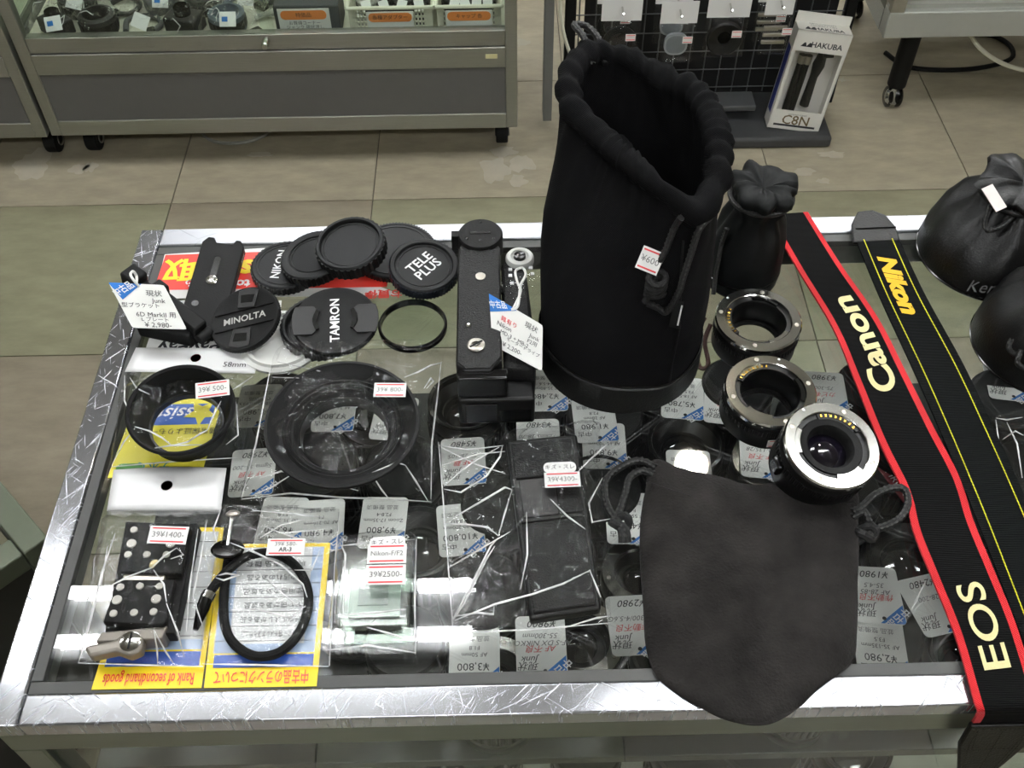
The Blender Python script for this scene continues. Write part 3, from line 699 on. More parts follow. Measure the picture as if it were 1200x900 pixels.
# ------------------------------------------------------------------ low cabinet beside the counter (lower left)
t = thing('low_cabinet', 'low olive steel framed cabinet standing left of the glass counter', 'cabinet', (-.75, .35, 0), 0)
zc = .5; q1 = P(2, 566, zc); q2 = P(56, 630, zc); dx = (q2 - q1).normalized(); dy = Vector((-dx.y, dx.x, 0))    # rear edge direction and its inward normal (reversed below)
dn = -dy
R3 = Matrix((dx, dn, (0, 0, 1))).transposed()
Rc = q2
def lc(a, b): return MB().box(Rc + R3 @ Vector([(a[i] + b[i]) / 2 for i in range(3)]), [abs(a[i] - b[i]) for i in range(3)], R3)
M_ol2 = mat('olive_steel', '#5f6556', .4, .6, var=.08)
lc((-.7, 0, -.03), (0, .03, 0)).build('top_rail', M_ol2, t, bevel=.002); lc((-.7, .4, -.03), (0, .43, 0)).build('top_rail', M_ol2, t, bevel=.002)
lc((-.03, .031, -.03), (0, .399, 0)).build('top_rail', M_ol2, t, bevel=.002); lc((-.7, .031, -.03), (-.67, .399, 0)).build('top_rail', M_ol2, t, bevel=.002)
lc((-.669, .031, -.012), (-.031, .399, -.006)).build('glass_top', M_glass2, t)
for x in (-.7, -.03):
    for y in (0, .4): lc((x, y, -zc + .002), (x + .03, y + .03, -.03)).build('post', M_ol2, t)
lc((-.669, .012, -zc + .06), (-.031, .018, -.031)).build('side_panel', M_panel, t); lc((-.018, .031, -zc + .06), (-.012, .399, -.031)).build('side_panel', mat('black_panel', '#141414', .5), t)
lc((-.669, .031, -zc + .06), (-.031, .399, -zc + .08)).build('deck', M_panel, t)

# ================================================================== price tags
UP = Vector((0, 0, 1))
def price_tag(name, lab, loc, R3, w, h, lines, printed, group=None, string=None, parent_cat='price tag', shape=None, redfirst=()):
    """card in its own frame: x right, y up (top of the tag), z out of the face"""
    t = thing(name, lab, parent_cat, loc, group=group); t.rotation_euler = R3.to_euler()
    poly = shape or rrect(w, h, .004)
    MB().prism(poly, -.0005, 0).build('card', M_tagw, t, False)
    c = .34 * h
    tri = MB().add([(-w / 2 + .0005, h / 2 - c, .0002), (-w / 2 + .0005, h / 2 - .002, .0002), (-w / 2 + .002, h / 2 - .0005, .0002), (-w / 2 + c * 1.15, h / 2 - .0005, .0002)], [(0, 3, 2, 1)]).build('blue_corner', M_blue, t, False, fix=False)
    a = math.atan2(1, 1.15)
    dx = Vector((math.cos(a), math.sin(a), 0))
    text(tri, '中古品', .0078 * h / .052, (-w / 2 + c * .36, h / 2 - c * .33, .0002), dx, (0, 0, 1), M_wink, world=False, bold=.02)
    MB().lathe([(0, .0003), (.0016, .0003)], (-w / 2 + c * .95, h / 2 - c * .28, 0), seg=12).build('hole', M_ink, t, False, fix=False)
    for (s, x, y, sz, m) in lines:
        text(t, s, sz, (x * w / 2, y * h / 2, 0), (1, 0, 0), (0, 0, 1), m, world=False, shear=0 if printed else .3)
    return t
def flat_frame(rz, tilt=0, tdir='X'):
    return Matrix.Rotation(rz, 3, 'Z') @ Matrix.Rotation(tilt, 3, tdir)
def printed_lines(price, l1, l2):
    return [('中古', .55, .62, .0062, M_ink), ('¥' + price, .35, .62 - .25, .0075, M_ink) if False else ('¥' + price, -.25 + .3, .3, .0085, M_ink), (l1, 0, -.08, .0048, M_ink), (l2, 0, -.3, .0048, M_ink), ('並品 整備済', .1, -.6, .005, M_inkg)]
def hand_lines(price, l1, l2, red):
    return [('現状', .5, .62, .0075, M_ink), ('Junk', .45, .42, .007, M_ink), (red, 0, .08, .0065, M_red), (l1, 0, -.22, .006, M_inkg), (l2, 0, -.45, .006, M_inkg), ('¥' + price, -.1, -.74, .0085, M_ink)]
TGZ = .795
intags = [  # u, v, z, rz(deg from upside-down), printed, price, l1, l2/red
    (303, 475, 1, 0, 1, '5,980', 'AF 28-80mm F3.5', 'G 現状品', 'under the clear pouch beside the big rubber hood'),
    (296, 553, 1, 4, 0, '2980', 'Sigma 55-200', 'AF 不良', 'left below the big rubber hood pouch'),
    (392, 480, 1, 0, 1, '7,800', 'AF 24-120mm', 'F3.5-5.6', 'seen through the big rubber hood'),
    (462, 490, 1, -6, 0, '1980', 'MF 50mm', 'カビ', 'behind the right rim of the big rubber hood'),
    (330, 612, 1, -3, 1, '6,800', 'AF 35-70mm', 'F2.8', 'under the cable release pouch'),
    (376, 615, 1, 3, 1, '4,980', 'AF 70-210mm', 'F4', 'under the cable release pouch corner by the small box'),
    (449, 612, 1, -2, 1, '9,800', 'Zoom 17-35mm', 'F2.8-4', 'above the small clear box'),
    (543, 540, 1, 3, 0, '5480', 'EF 28-105', 'AF 難', 'under the upper end of the long film pouch'),
    (540, 620, 1, 5, 1, '10,800', 'AF 80-200mm', 'F2.8 ED', 'under the middle of the long film pouch'),
    (631, 517, 1, 0, 0, '3480', 'Tokina 28-70', 'クモリ', 'peeking above the leather flap case'),
    (640, 457, 1, 0, 1, '2,480', 'EF 35-80mm', 'F4-5.6', 'between the motor drive and the big drawstring bag'),
    (697, 492, 1, 2, 1, '1,980', 'AF 28mm', 'F2.8', 'just below the big drawstring bag'),
    (708, 522, 1, -2, 1, '9,850', 'AF 18-200mm', 'F3.5-6.3', 'beside the leather flap case'),
    (800, 466, 1, -8, 1, '5,780', 'AF 18-55mm', 'F3.5-5.6 II', 'right of the big drawstring bag base'),
    (808, 555, 1, -4, 1, '6,980', 'AF 70-300mm', 'F4-5.6', 'behind the suede pouch under the lamp reflection'),
    (850, 472, 1, -10, 0, '1480', '85-210', '現状', 'left of the middle extension tube'),
    (893, 533, 1, -8, 0, '2980', '28-135/28', 'AF 不良', 'between the suede pouch and the middle tube'),
    (967, 460, 1, -6, 0, '3980', '75-300', 'カビ有', 'right of the middle extension tube'),
    (737, 607, 1, -2, 1, '4,800', 'AF 55-200mm', 'F4-5.6', 'behind the left cord of the suede pouch'),
    (742, 732, 1, 2, 0, '2980', '70-300/4-5.6G', '作動不良', 'left of the suede pouch near the front rail'),
    (634, 757, 1, 0, 0, '9800', 'AF-S DX NIKKOR\n55-300mm', 'AF 不良', 'below the leather flap case'),
    (556, 770, 1, 0, 1, '3,800', 'AF 50mm', 'F1.8', 'near the front rail below the long film pouch'),
    (1027, 697, 1, -5, 0, '1980', 'AF 28-85\n35-4.5', '作動不良', 'right of the suede pouch'),
    (1032, 760, 1, -8, 1, '2,980', 'AF 35-135mm', 'F3.5', 'right of the suede pouch at the front rail'),
    (1093, 708, 1, 12, 0, '2480', '28-200', '', 'half under the red-edged strap'),
    (1180, 445, 1, -10, 0, '3480', '100-300', 'AF 難', 'under the right-hand leather pouch'),
]
for (u, v, zk, rz, pr, price, l1, l2, where) in intags:
    p = P(u, v, TGZ)
    L = printed_lines(price, l1, l2) if pr else hand_lines(price, l1, '', l2)
    price_tag('price_tag', ('printed' if pr else 'handwritten') + ' upside-down tag under the glass, ' + where, p, flat_frame(PI + math.radians(rz), math.radians(3), 'X'), .037, .05, [x for x in L if x[0]], pr, 'price tags inside the counter')

# ================================================================== lenses inside the counter
def lens(loc, kind, s, h, rz, lab):
    t = thing('camera_lens', lab, 'lens', loc, rz, 'lenses inside the counter'); r = .034 * s
    MB().lathe([(r * .92, 0), (r, .004), (r, h * .22), (r * .95, h * .24), (r * .95, h * .3), (r * 1.02, h * .32), (r * 1.02, h * .7), (r * .97, h * .72), (r, h * .75), (r, h - .004), (r * .96, h), (r * .88, h), (r * .86, h - .006), (r * .62, h - .014), (r * .6, h - .018), (0, h - .018)], seg=36).build('barrel', M_black, t, False)
    MB().gear(r * 1.045, .0012, 34, h * .36, h * .66).build('zoom_ring', M_rubber, t, False)
    if kind == 0:
        MB().lathe([(r * .9, h), (r * .985, h + .0008), (r * .985, h - .001)], seg=36, closed=True).build('filter_ring', M_blackg, t, False)
        MB().lathe([(r * .6, h - .0165), (r * .4, h - .0125), (r * .2, h - .0105), (0, h - .01)], seg=28).build('front_element', M_lensglass, t, False)
    elif kind == 1:
        MB().lathe([(r * .68, h + .001), (r * .98, h + .001), (r * 1.0, h - .003), (r * .66, h - .003)], seg=36, closed=True).build('mount_ring', M_chrome, t, False)
        MB().lathe([(r * .42, h - .010), (r * .25, h - .007), (0, h - .0055)], seg=24).build('rear_element', M_lensglass, t, False)
        for i in range(4):
            a = i * PI / 2 + .4; MB().lathe([(.0018, h + .0016), (0, h + .0018)], (r * .84 * math.cos(a), r * .84 * math.sin(a), 0), seg=10).build('screw', M_alu, t, False)
    else:
        MB().lathe([(r * .99, h - .002), (r * 1.0, h + .004), (r * .93, h + .006), (r * .85, h + .0045), (0, h + .0045)], seg=36).build('lens_cap', M_blackm, t, False)
    return t
lens_px = [(330, 470, 2, .9), (372, 545, 2, 1), (438, 470, 0, 1.0), (470, 545, 2, 1.0), (330, 640, 2, .95), (395, 690, 2, .9), (440, 655, 0, 1.05), (492, 625, 2, .9), (545, 470, 0, 1), (590, 455, 0, .9), (610, 560, 2, .95), (555, 585, 2, .9), (560, 690, 2, 1.0),
           (500, 700, 2, .9), (480, 765, 1, .95), (648, 762, 1, 1.0), (575, 760, 2, .9), (650, 640, 2, 1), (665, 470, 2, 1.0), (725, 470, 2, .95), (770, 500, 0, 1.0), (810, 535, 1, 1.25), (868, 545, 1, .95), (745, 560, 1, .9), (733, 655, 1, .9), (700, 700, 2, .9), (750, 775, 0, .9),
           (838, 475, 2, .95), (900, 480, 2, .9), (980, 475, 2, .95), (930, 560, 2, .9), (1030, 610, 0, 1.15), (1020, 540, 2, .95), (1045, 700, 2, 1.1), (1010, 755, 1, .8), (1085, 755, 0, .9), (1085, 640, 2, .9), (1180, 470, 2, 1.0), (1165, 560, 2, 1), (1150, 700, 2, 1.05), (1120, 480, 2, .9), (840, 640, 2, 1), (920, 680, 2, 1), (860, 740, 2, 1)]
nouns = ['black lens with its front element facing up', 'black lens with its chrome mount facing up', 'black lens wearing a black front cap']
near = ['the big rubber hood', 'the motor drive', 'the leather flap case', 'the suede pouch', 'the extension tubes', 'the red-edged strap', 'the yellow-stitched strap']
placed = []
for i, (u, v, kd, s) in enumerate(lens_px):
    h = .062 + .014 * ((i * 7) % 5) / 4
    p = P(u, v, SZ + h); r = .034 * s * 1.05
    y = min(max(p.y, CY0 + .03 + r), CY1 - .07 - r); x = min(max(p.x, CX0 + .03 + r), CX1 - .03 - r)
    for _ in range(60):       # keep the barrels apart
        mv = Vector((0, 0))
        for (a, b, rr) in placed:
            d = Vector((x - a, y - b)); g = r + rr + .0006 - d.length
            if g > 0: mv += (d.normalized() if d.length > 1e-5 else Vector((1, 0))) * g
        if mv.length < 1e-5: break
        x += mv.x; y += mv.y; y = min(max(y, CY0 + .03 + r), CY1 - .07 - r); x = min(max(x, CX0 + .03 + r), CX1 - .03 - r)
    if any((Vector((x - a, y - b))).length < r + rr - .003 for a, b, rr in placed): continue
    placed.append((x, y, r))
    w_ = near[0] if u < 500 and v < 600 else ('the cable release pouch' if u < 400 else 'the small clear box' if u < 500 else near[1] if u < 640 and v < 500 else near[2] if u < 705 else near[4] if (u < 1010 and v < 570) else near[3] if u < 1010 else near[5] if u < 1110 else near[6])
    lens((x, y, SZ), kd, s, h, i * 1.3, nouns[kd] + ', under the glass near ' + w_)

# ================================================================== cards lying under the glass
def card(name, lab, cat, px, z, m, thick=.0006, edge=0):
    pts = [P(u, v, z) for u, v in px]; c = sum(pts, Vector()) / len(pts)
    t = thing(name, lab, cat, c)
    MB().prism([((q - c).x, (q - c).y) for q in pts], -thick, 0).build('sheet', m, t, False)
    return t, pts, c
def quad_at(q, a, b): return q[0].lerp(q[1], a).lerp(q[3].lerp(q[2], a), b)
def band(t, q, a0, b0, a1, b1, m, name, lift=.0002):
    vs = [quad_at(q, *k) + UP * lift for k in ((a0, b0), (a1, b0), (a1, b1), (a0, b1))]
    return MB().add(vs, [(0, 1, 2, 3)]).build(name, m, t, fix=False)
GZ = TZ + .0014
M_redp = mat('red_print', '#d8392e', .4, var=.04)
# red leaflet (upside down) : far-left, far-right, near-right, near-left
t, q, c = card('leaflet', 'red leaflet with yellow lettering taped under the glass corner', 'leaflet', [(193, 298), (320, 290), (470, 345), (180, 350)], GZ, M_white)
q = [P(194, 299, GZ), P(462, 290, GZ), P(452, 343, GZ), P(178, 346, GZ)]
band(t, q, 0, 0, 1, .88, M_redp, 'red_field')
lx = (q[0] - q[1]).normalized()
text(t, '買取', .03, quad_at(q, .16, .36), lx, UP, M_yel, bold=.03, lift=.0004)
text(t, '次も', .012, quad_at(q, .18, .72), lx, UP, M_wink, bold=.02, lift=.0004)
text(t, 'us', .034, quad_at(q, .415, .4), lx, UP, M_yel, bold=.035, lift=.0004)
text(t, 'up to', .014, quad_at(q, .42, .75), lx, UP, M_wink, bold=.03, lift=.0004)
text(t, 'お買得', .011, P(450, 344, GZ), lx, UP, M_redp, bold=.03, lift=.0004)
t, q, c = card('leaflet', 'white payment leaflet with PayPay lettering under the glass', 'leaflet', [(190, 352), (330, 352), (322, 425), (165, 425)], GZ - .001, M_white)
text(t, 'PayPay', .019, P(222, 405, GZ - .001), (-1, 0, 0), UP, M_ink, bold=.02)
band(t, [P(236, 385, GZ - .001), P(250, 385, GZ - .001), P(248, 393, GZ - .001), P(234, 393, GZ - .001)], 0, 0, 1, 1, M_blue, 'blue_mark')
# yellow card with the blue star panel
M_ycard = mat('yellow_card', '#d9cf3e', .45, var=.05); M_bpan = mat('blue_panel', '#3d62ad', .45, var=.05)
yq = [(161, 466), (262, 464), (236, 556), (126, 560)]
t, q, c = card('leaflet', 'yellow leaflet with a blue star panel under the ringed hood packet', 'leaflet', yq, GZ, M_ycard)
band(t, q, .0, .1, .94, .37, M_bpan, 'blue_panel')
text(t, 'ssist', .017, quad_at(q, .52, .22), (-1, 0, 0), UP, M_wink, bold=.01, shear=.3, lift=.0005)
st = [(.0135 * (1 if i % 2 == 0 else .45) * math.sin(i * PI / 5 + PI), .0135 * (1 if i % 2 == 0 else .45) * math.cos(i * PI / 5 + PI)) for i in range(10)]
MB().prism(st, .0003, .0006, quad_at(q, .8, .22)).build('star', M_ycard, t)
text(t, '※通常保証よりも一年長い', .0065, quad_at(q, .55, .45), (-1, 0, 0), UP, M_ink, lift=.0004)
MB().prism(rrect(.02, .009, .0044, 6), .0003, .0005, quad_at(q, .2, .9)).build('green_seal', mat('green_seal', '#4c8a3f', .5), t)
text(t, 'デポ Q', .008, quad_at(q, .45, .88), (-1, 0, 0), UP, mat('teal_ink', '#1d8a8a', .5), bold=.02, lift=.0004)
# the two rank cards
M_rb = mat('pale_blue_table', '#9fb4cf', .45, var=.04); M_nb = mat('navy_band', '#2f55a8', .4, var=.04); M_rw = mat('table_white', '#cdd0cf', .5, var=.03)
def fit_text(parent, s, q, a0, b0, a1, b1, m, lift, **kw):
    """upside-down lettering stretched into a patch of a card (q: far-left, far-right, near-right, near-left)"""
    vs, fs = text_mesh(s, 1, **kw); x0 = min(v.x for v in vs); x1 = max(v.x for v in vs); y0 = min(v.y for v in vs); y1 = max(v.y for v in vs)
    out = [quad_at(q, a1 + (a0 - a1) * (v.x - x0) / (x1 - x0), b0 + (b1 - b0) * (v.y - y0) / (y1 - y0)) + UP * lift for v in vs]
    return MB().add(out, fs).build('lettering', m, parent, fix=False)
def rank_card(lab, px, words, rows):
    t, q, c = card('rank_card', lab, 'card', px, GZ, M_yel)
    band(t, q, .05, .03, .95, .78, M_rb, 'blue_table')
    band(t, q, .18, .03, .95 if not rows else .85, .72, M_rw, 'white_table', .0003)
    band(t, q, .06, .79, .95, .875, M_nb, 'navy_band')
    x = (q[3] - q[2]).normalized()
    fit_text(t, words, q, .08, .895, .92, .985, M_redp, .0006, bold=.01)
    for i, s in enumerate(rows or ['']):
        if s: fit_text(t, s, q, .26 + .02 * (i % 2), .135 + i * .1, .80, .18 + i * .1, M_ink, .0006)
    mb = MB()
    for i in range(7):
        a, b = quad_at(q, .05, .1 + i * .1), quad_at(q, .95, .1 + i * .1); mb.tube([a + UP * .0004, b + UP * .0004], .00025, 4)
    mb.build('rule_lines', M_inkg, t)
    return t
rank_card('yellow-edged rank card reading Rank of secondhand goods upside down', [(165, 618), (262, 618), (236, 806), (107, 808)], 'Rank of secondhand goods', None)
rank_card('yellow-edged Japanese rank table under the cable release pouch', [(258, 638), (387, 636), (371, 804), (239, 806)], '中古品のランクについて', ['現状販売品 難有', '傷や汚れのある品', '使用感のある並品', 'やや傷がある並品', '良や少スレがある品', 'わずかに傷やスレがある良上品'])
rl = tagp(MB().box(P(1046, 560, .79), (.012, .05, .001), Matrix.Rotation(.35, 3, 'Z')).build('label_strip', mat('maroon_label', '#7a2328', .5), loc=P(1046, 560, .79)), 'maroon lettered label strip on a lens beside the red-edged strap', 'label')
text(rl, 'TAMRON', .009, P(1046, 560, .79) + Vector((0, 0, .0006)), Matrix.Rotation(.35 - PI / 2, 3, 'Z') @ Vector((1, 0, 0)), UP, M_wink)
# brown leather cord inside, seen behind the tubes
bc = P(822, 420, .8); tagp(MB().tube(spline([P(826, 372, .80), P(815, 395, .79), P(818, 425, .78), P(824, 432, .78), P(830, 425, .78), P(826, 400, .79), P(833, 380, .80)], 8), .0022, 8).build('leather_cord', mat('brown_leather', '#4b2a26', .5), loc=bc), 'thin dark brown leather cord inside the counter right of the big bag', 'cord')

# ================================================================== lens caps and rings on the glass
def nrm(tx, ty): return Vector((tx, ty, 1)).normalized()
M_capin = mat('cap_face', '#121314', .5, spec=.25, bump=.1, bscale=900)
def body_cap(lab, o, r, n, h=.012, words=None, wdir=(0, 1, 0), wsz=.01, rimm=M_ridge, inner=.8, recess=.003, cnt=44, wm=M_wink, name='lens_cap', woff=(0, 0)):
    o = Vector(o); t = thing(name, lab, 'lens cap', o); n = Vector(n).normalized()
    MB().lathe([(r * .93, 0), (r * .97, h * .15), (r * .97, h * .9), (r * .93, h), (r * (inner + .03), h), (r * inner, h - recess * .4), (r * inner, h - recess), (0, h - recess)], o, n, 48).build('shell', M_capin, t)
    MB().gear(r, .0009, cnt, h * .12, h * .86, o, n, r * .9).build('grip_ridges', rimm, t)
    MB().lathe([(r * (inner - .06), h - recess), (r * (inner - .065), h - recess + .0005), (r * (inner - .085), h - recess + .0005), (r * (inner - .09), h - recess)], o, n, 48, closed=True).build('step_ring', M_black, t)
    if words:
        x = Vector(wdir); x = (x - n * x.dot(n)).normalized(); y = n.cross(x)
        text(t, words, wsz, o + n * (h - recess) + x * woff[0] + y * woff[1], x, n, wm, bold=.018, lift=.0003, line=.85)
    return t
C = TZ + .0018
body_cap('flat black rear cap lettered NIKON lying under two other caps', P(337, 318, C), .031, UP, .009, 'NIKON', (.1, 1, 0), .011, inner=.86, recess=.0008, woff=(.0, .006))
body_cap('black rear cap resting on the NIKON cap', P(372, 308, C + .0105), .0305, nrm(-.16, -.02), .011, inner=.74, recess=.0015)
body_cap('deep black rear cap on top of the cap pile', P(414, 297, C + .0215), .0305, nrm(-.1, -.12), .015, inner=.83, recess=.0035, cnt=36)
body_cap('wide thin black cap lying behind the TELE PLUS cap', P(463, 298, C), .037, UP, .006, inner=.9, recess=.0006, cnt=80)
body_cap('black cap with a bluish sloping rim lettered TELE PLUS', P(497, 320, C + .0075), .0305, nrm(.06, -.12), .012, 'TELE\nPLUS', (.72, .78, 0), .0125, mat('blue_black_rim', '#2a2f38', .18, .4), .8, .0025, 60)
# filter ring
fo = P(484, 384, C); t = thing('filter_ring', 'slim black filter ring with clear glass beside the lens cap pile', 'filter', fo)
MB().lathe([(.0262, 0), (.0285, 0), (.0287, .002), (.0287, .004), (.0277, .0045), (.0277, .006), (.0265, .006)], fo, UP, 56, closed=True).build('ring', M_blackg, t)
MB().lathe([(0, .0025), (.0262, .0025)], fo, UP, 48).build('glass', M_glass2, t, fix=False)
text(t, '55mm', .003, fo + Vector((-.0005, -.0278, .0046)), (1, 0, 0), UP, M_inkg)
# translucent white cap
to = P(330, 402, C); t = thing('translucent_cap', 'milky white translucent cap under the pinch caps', 'lens cap', to)
M_milk = mat('milky_plastic', '#d2d3cf', .35, var=.04)
MB().lathe([(.034, 0), (.0345, .003), (.031, .0045), (.030, .007), (.0275, .007), (.026, .0035), (0, .0035)], to, UP, 48).build('shell', M_milk, t)
MB().gear(.0335, .0008, 60, .0003, .0024, to, UP, .031).build('grip_ridges', M_milk, t)
def pinch_cap(lab, o, r, n, wdir, words, wsz, wm, tabdir, h=.0075, style=0):
    o = Vector(o); n = Vector(n).normalized(); t = thing('pinch_lens_cap', lab, 'lens cap', o)
    MB().lathe([(r * .9, 0), (r * .98, h * .3), (r, h * .45), (r, h * .75), (r * .97, h), (r * .9, h), (r * .86, h - .0008), (0, h - .0008)], o, n, 56).build('shell', M_blackm, t)
    MB().gear(r * 1.008, .0007, 80, h * .4, h * .72, o, n, r * .92).build('grip_ridges', M_blackg, t)
    d = Vector(tabdir); d = (d - n * d.dot(n)).normalized()
    for s in (1, -1):
        x = d * s
        if style == 0:
            poly = [(r * .42, -.3 * r), (r * .52, -.42 * r), (r * .95, -.42 * r), (r * 1.01, -.2 * r), (r * 1.02, 0), (r * 1.01, .2 * r), (r * .95, .42 * r), (r * .52, .42 * r), (r * .42, .3 * r), (r * .5, .15 * r), (r * .53, 0), (r * .5, -.15 * r)]
        else:
            poly = [(r * .32, -.25 * r), (r * .86, -.3 * r), (r * .94, 0), (r * .86, .3 * r), (r * .32, .25 * r)]
        tb = MB().prism(poly, h - .0008, h + .0006, o, x, n).build('pinch_tab', M_black, t, bevel=.0004)
        pl = [(r * .36, -.26 * r), (r * .44, -.3 * r), (r * .5, -.15 * r), (r * .52, 0), (r * .5, .15 * r), (r * .44, .3 * r), (r * .36, .26 * r), (r * .42, 0)] if style == 0 else [(r * .48, -.17 * r), (r * .72, -.2 * r), (r * .72, .2 * r), (r * .48, .17 * r)]
        MB().prism(pl, h - .0007, h + (.0012 if style == 0 else .001), o, x, n).build('finger_slot', M_blackg, tb)
    x = Vector(wdir); x = (x - n * x.dot(n)).normalized()
    if style == 1:
        mb = MB(); y = n.cross(x)
        for s in (-1, 1): mb.box(o + n * (h - .0004) + y * s * .27 * r, (r * 1.7, .0006, .0012), Matrix((x, y, n)).transposed())
        mb.build('face_band_edges', M_blackg, t)
    text(t, words, wsz, o + n * (h - .0008), x, n, wm, bold=.02, lift=.0003)
    return t
body_cap('black deep rear cap standing under the TAMRON pinch cap', P(378, 390, C), .0335, UP, .013, inner=.84, recess=.006, cnt=40)
pinch_cap('black pinch lens cap lettered TAMRON in white', P(394, 381, C + .0148), .0345, nrm(.02, -.1), (-.08, 1, 0), 'TAMRON', .0105, M_wink, (1, .05, 0))
pinch_cap('glossy-rimmed black pinch lens cap lettered MINOLTA in grey', P(291, 378, C + .011), .0305, nrm(-.25, -.22), (1, .1, 0), 'MINOLTA', .0085, mat('silver_ink', '#a8a8a2', .4), (.12, 1, 0), style=1)

# ================================================================== helpers for things standing on the glass
def proj(p):
    q = Vector(p) - CAM; z = q.dot(_f); return Vector((600 + FPX * q.dot(RT) / z, 450 + FPX * q.dot(DN) / z))
def rib_mesh(L, Rr, n, wave, thick=.0018):
    """strap from matching left / right edge points"""
    Ls, Rs = spline(L, n), spline(Rr, n)
    return Ls, Rs
def quad_text(parent, s, corners, ctr, size, m, ang=0, lift=.0005, **kw):
    """lettering mapped on a (possibly skewed) card: corners TL, TR, BR, BL; ctr in 0..1 card units; size as a fraction of the card height"""
    A, B, C_, D = corners
    w = (B - A).length; h = (D - A).length; nn = (B - A).cross(A - D).normalized()
    vs, fs = text_mesh(s, size * h, **kw); ca, sa = math.cos(ang), math.sin(ang)
    out = []
    for v in vs:
        x = ctr[0] + (v.x * ca - v.y * sa) / w; y = ctr[1] - (v.x * sa + v.y * ca) / h
        out.append(A.lerp(B, x).lerp(D.lerp(C_, x), y) + nn * lift)
    return MB().add(out, fs).build('lettering', m, parent, fix=False)
def on_plane(u, v, A, B, C_):
    n = (B - A).cross(C_ - A); d = P(u, v, 0) - CAM
    return CAM + d * ((A - CAM).dot(n) / d.dot(n))
def quad_tag(lab, corners, lines, blue, name='price_tag', group='price tags tied to goods'):
    A, B, C_, D = corners; c = (A + B + C_ + D) / 4; nn = (B - A).cross(A - D).normalized()
    t = thing(name, lab, 'price tag', c, group=group)
    at = lambda x, y: A.lerp(B, x).lerp(D.lerp(C_, x), y)
    k = .06
    ring = [at(0, k), at(.01, .01), at(k, 0), at(1 - k, 0), at(.99, .01), at(1, k), at(1, 1 - k), at(.99, .99), at(1 - k, 1), at(k, 1), at(.01, .99), at(0, 1 - k)]
    m_ = len(ring)
    MB().add([p for p in ring] + [p - nn * .0006 for p in ring], [tuple(range(m_))[::-1], tuple(range(m_, 2 * m_))] + [(i, (i + 1) % m_, m_ + (i + 1) % m_, m_ + i) for i in range(m_)]).build('card', M_tagw, t)
    b = MB().add([at(*q) + nn * .0003 for q in blue[0]], [tuple(range(len(blue[0])))]).build('blue_corner', M_blue, t)
    quad_text(b, '中古品', corners, blue[1], blue[2], M_wink, ang=blue[3], bold=.02)
    for (s, x, y, sz, m, a) in lines: quad_text(t, s, corners, (x, y), sz, m, a, shear=.3)
    return t, at, nn
def sticker(parent, o, x, n, w, h, s, extra=None):
    """small white price sticker with two red rules"""
    o = Vector(o); n = Vector(n).normalized(); x = Vector(x); x = (x - n * x.dot(n)).normalized(); y = n.cross(x); R3 = Matrix((x, y, n)).transposed()
    st = MB().box(o, (w, h, .0004), R3).build('price_sticker', M_white, parent)
    for k_ in (-.38, .38): MB().box(o + y * k_ * h + n * .0003, (w * .86, h * .07, .0002), R3).build('red_rule', M_red, st)
    vs_, _ = text_mesh(s, 1); ww = max(v.x for v in vs_) - min(v.x for v in vs_)
    text(st, s, min(h * .46, w * .82 / ww) * (.75 if extra else 1), o + n * .0003 + (y * h * .16 if extra else Vector()), x, n, M_inkg)
    if extra: text(st, extra, h * .34, o - y * h * .17 + n * .0003, x, n, M_ink, bold=.02)
    return st

# ================================================================== big drawstring bag
BC = Vector((.094, .562, TZ + .0006)); BR = .0625
rim_px = [(842, 200), (838, 150), (815, 110), (780, 95), (735, 70), (692, 62), (668, 92), (672, 128), (700, 156), (735, 187), (770, 217), (803, 246), (826, 240)]
def rimz(v): return 1.085 - (v - 50) / 200 * .045
rimc = spline([P(u, v, rimz(v)) for u, v in rim_px], 12, True)
RC = sum(rimc, Vector()) / len(rimc)
NB = len(rimc); angs = [math.atan2(p.y - RC.y, p.x - RC.x) for p in rimc]
bag = thing('drawstring_bag', 'large upright black woven drawstring bag with an open gathered mouth', 'bag', BC)
outer = []
def bagpt(i, t):
    a = angs[i]; b = BC + Vector((math.cos(a), math.sin(a), 0)) * BR; r = rimc[i]
    p = b.lerp(r, t); p.z = BC.z + (r.z - BC.z) * t
    d = Vector((math.cos(a), math.sin(a), 0))
    bul = math.sin(PI * t) * (.006 + .005 * max(0, -math.cos(a)))
    nz = noise.noise(Vector((math.cos(a) * 2.2, math.sin(a) * 2.2, t * 3))) * .006 * t
    g = max(0, (t - .72) / .28) ** 1.5
    ga = math.sin(a * 24 + 2.5 * math.sin(a * 3)) * .0026 * g + noise.noise(Vector((math.cos(a) * 5, math.sin(a) * 5, t * 4))) * .004 * g
    return p + d * (bul + nz + ga)
ts = [0, .04, .08, .16, .25, .35, .45, .55, .65, .73, .79, .84, .88, .92, .95]
rings = [[bagpt(i, t) for i in range(NB)] for t in ts]
RR = .0105
def roll(k, off, dz):
    out = []
    for i in range(NB):
        a = angs[i]; d = Vector((math.cos(a), math.sin(a), 0)); p = rimc[i]
        sc = .95 + .11 * math.sin(a * 30 + 3.5 * math.sin(a * 3)) + .3 * noise.noise(Vector((math.cos(a) * 5, math.sin(a) * 5, 9)))
        out.append(p + d * off * sc + Vector((0, 0, dz * sc)))
    return out
rings += [roll(0, RR * math.cos(math.radians(q_)), RR * math.sin(math.radians(q_))) for q_ in (-50, -20, 10, 40, 70, 100, 130, 160, 190, 220)]
for t in (.88, .75, .6, .4, .2, .06):
    rr = []
    for i in range(NB):
        p = bagpt(i, t); c = BC.lerp(RC, t); c.z = p.z; q = c + (p - c) * (.86 if t > .5 else .8)
        q += Vector((1, 1, 0)) * noise.noise(q * 45) * .006
        rr.append(q)
    rings.append(rr)
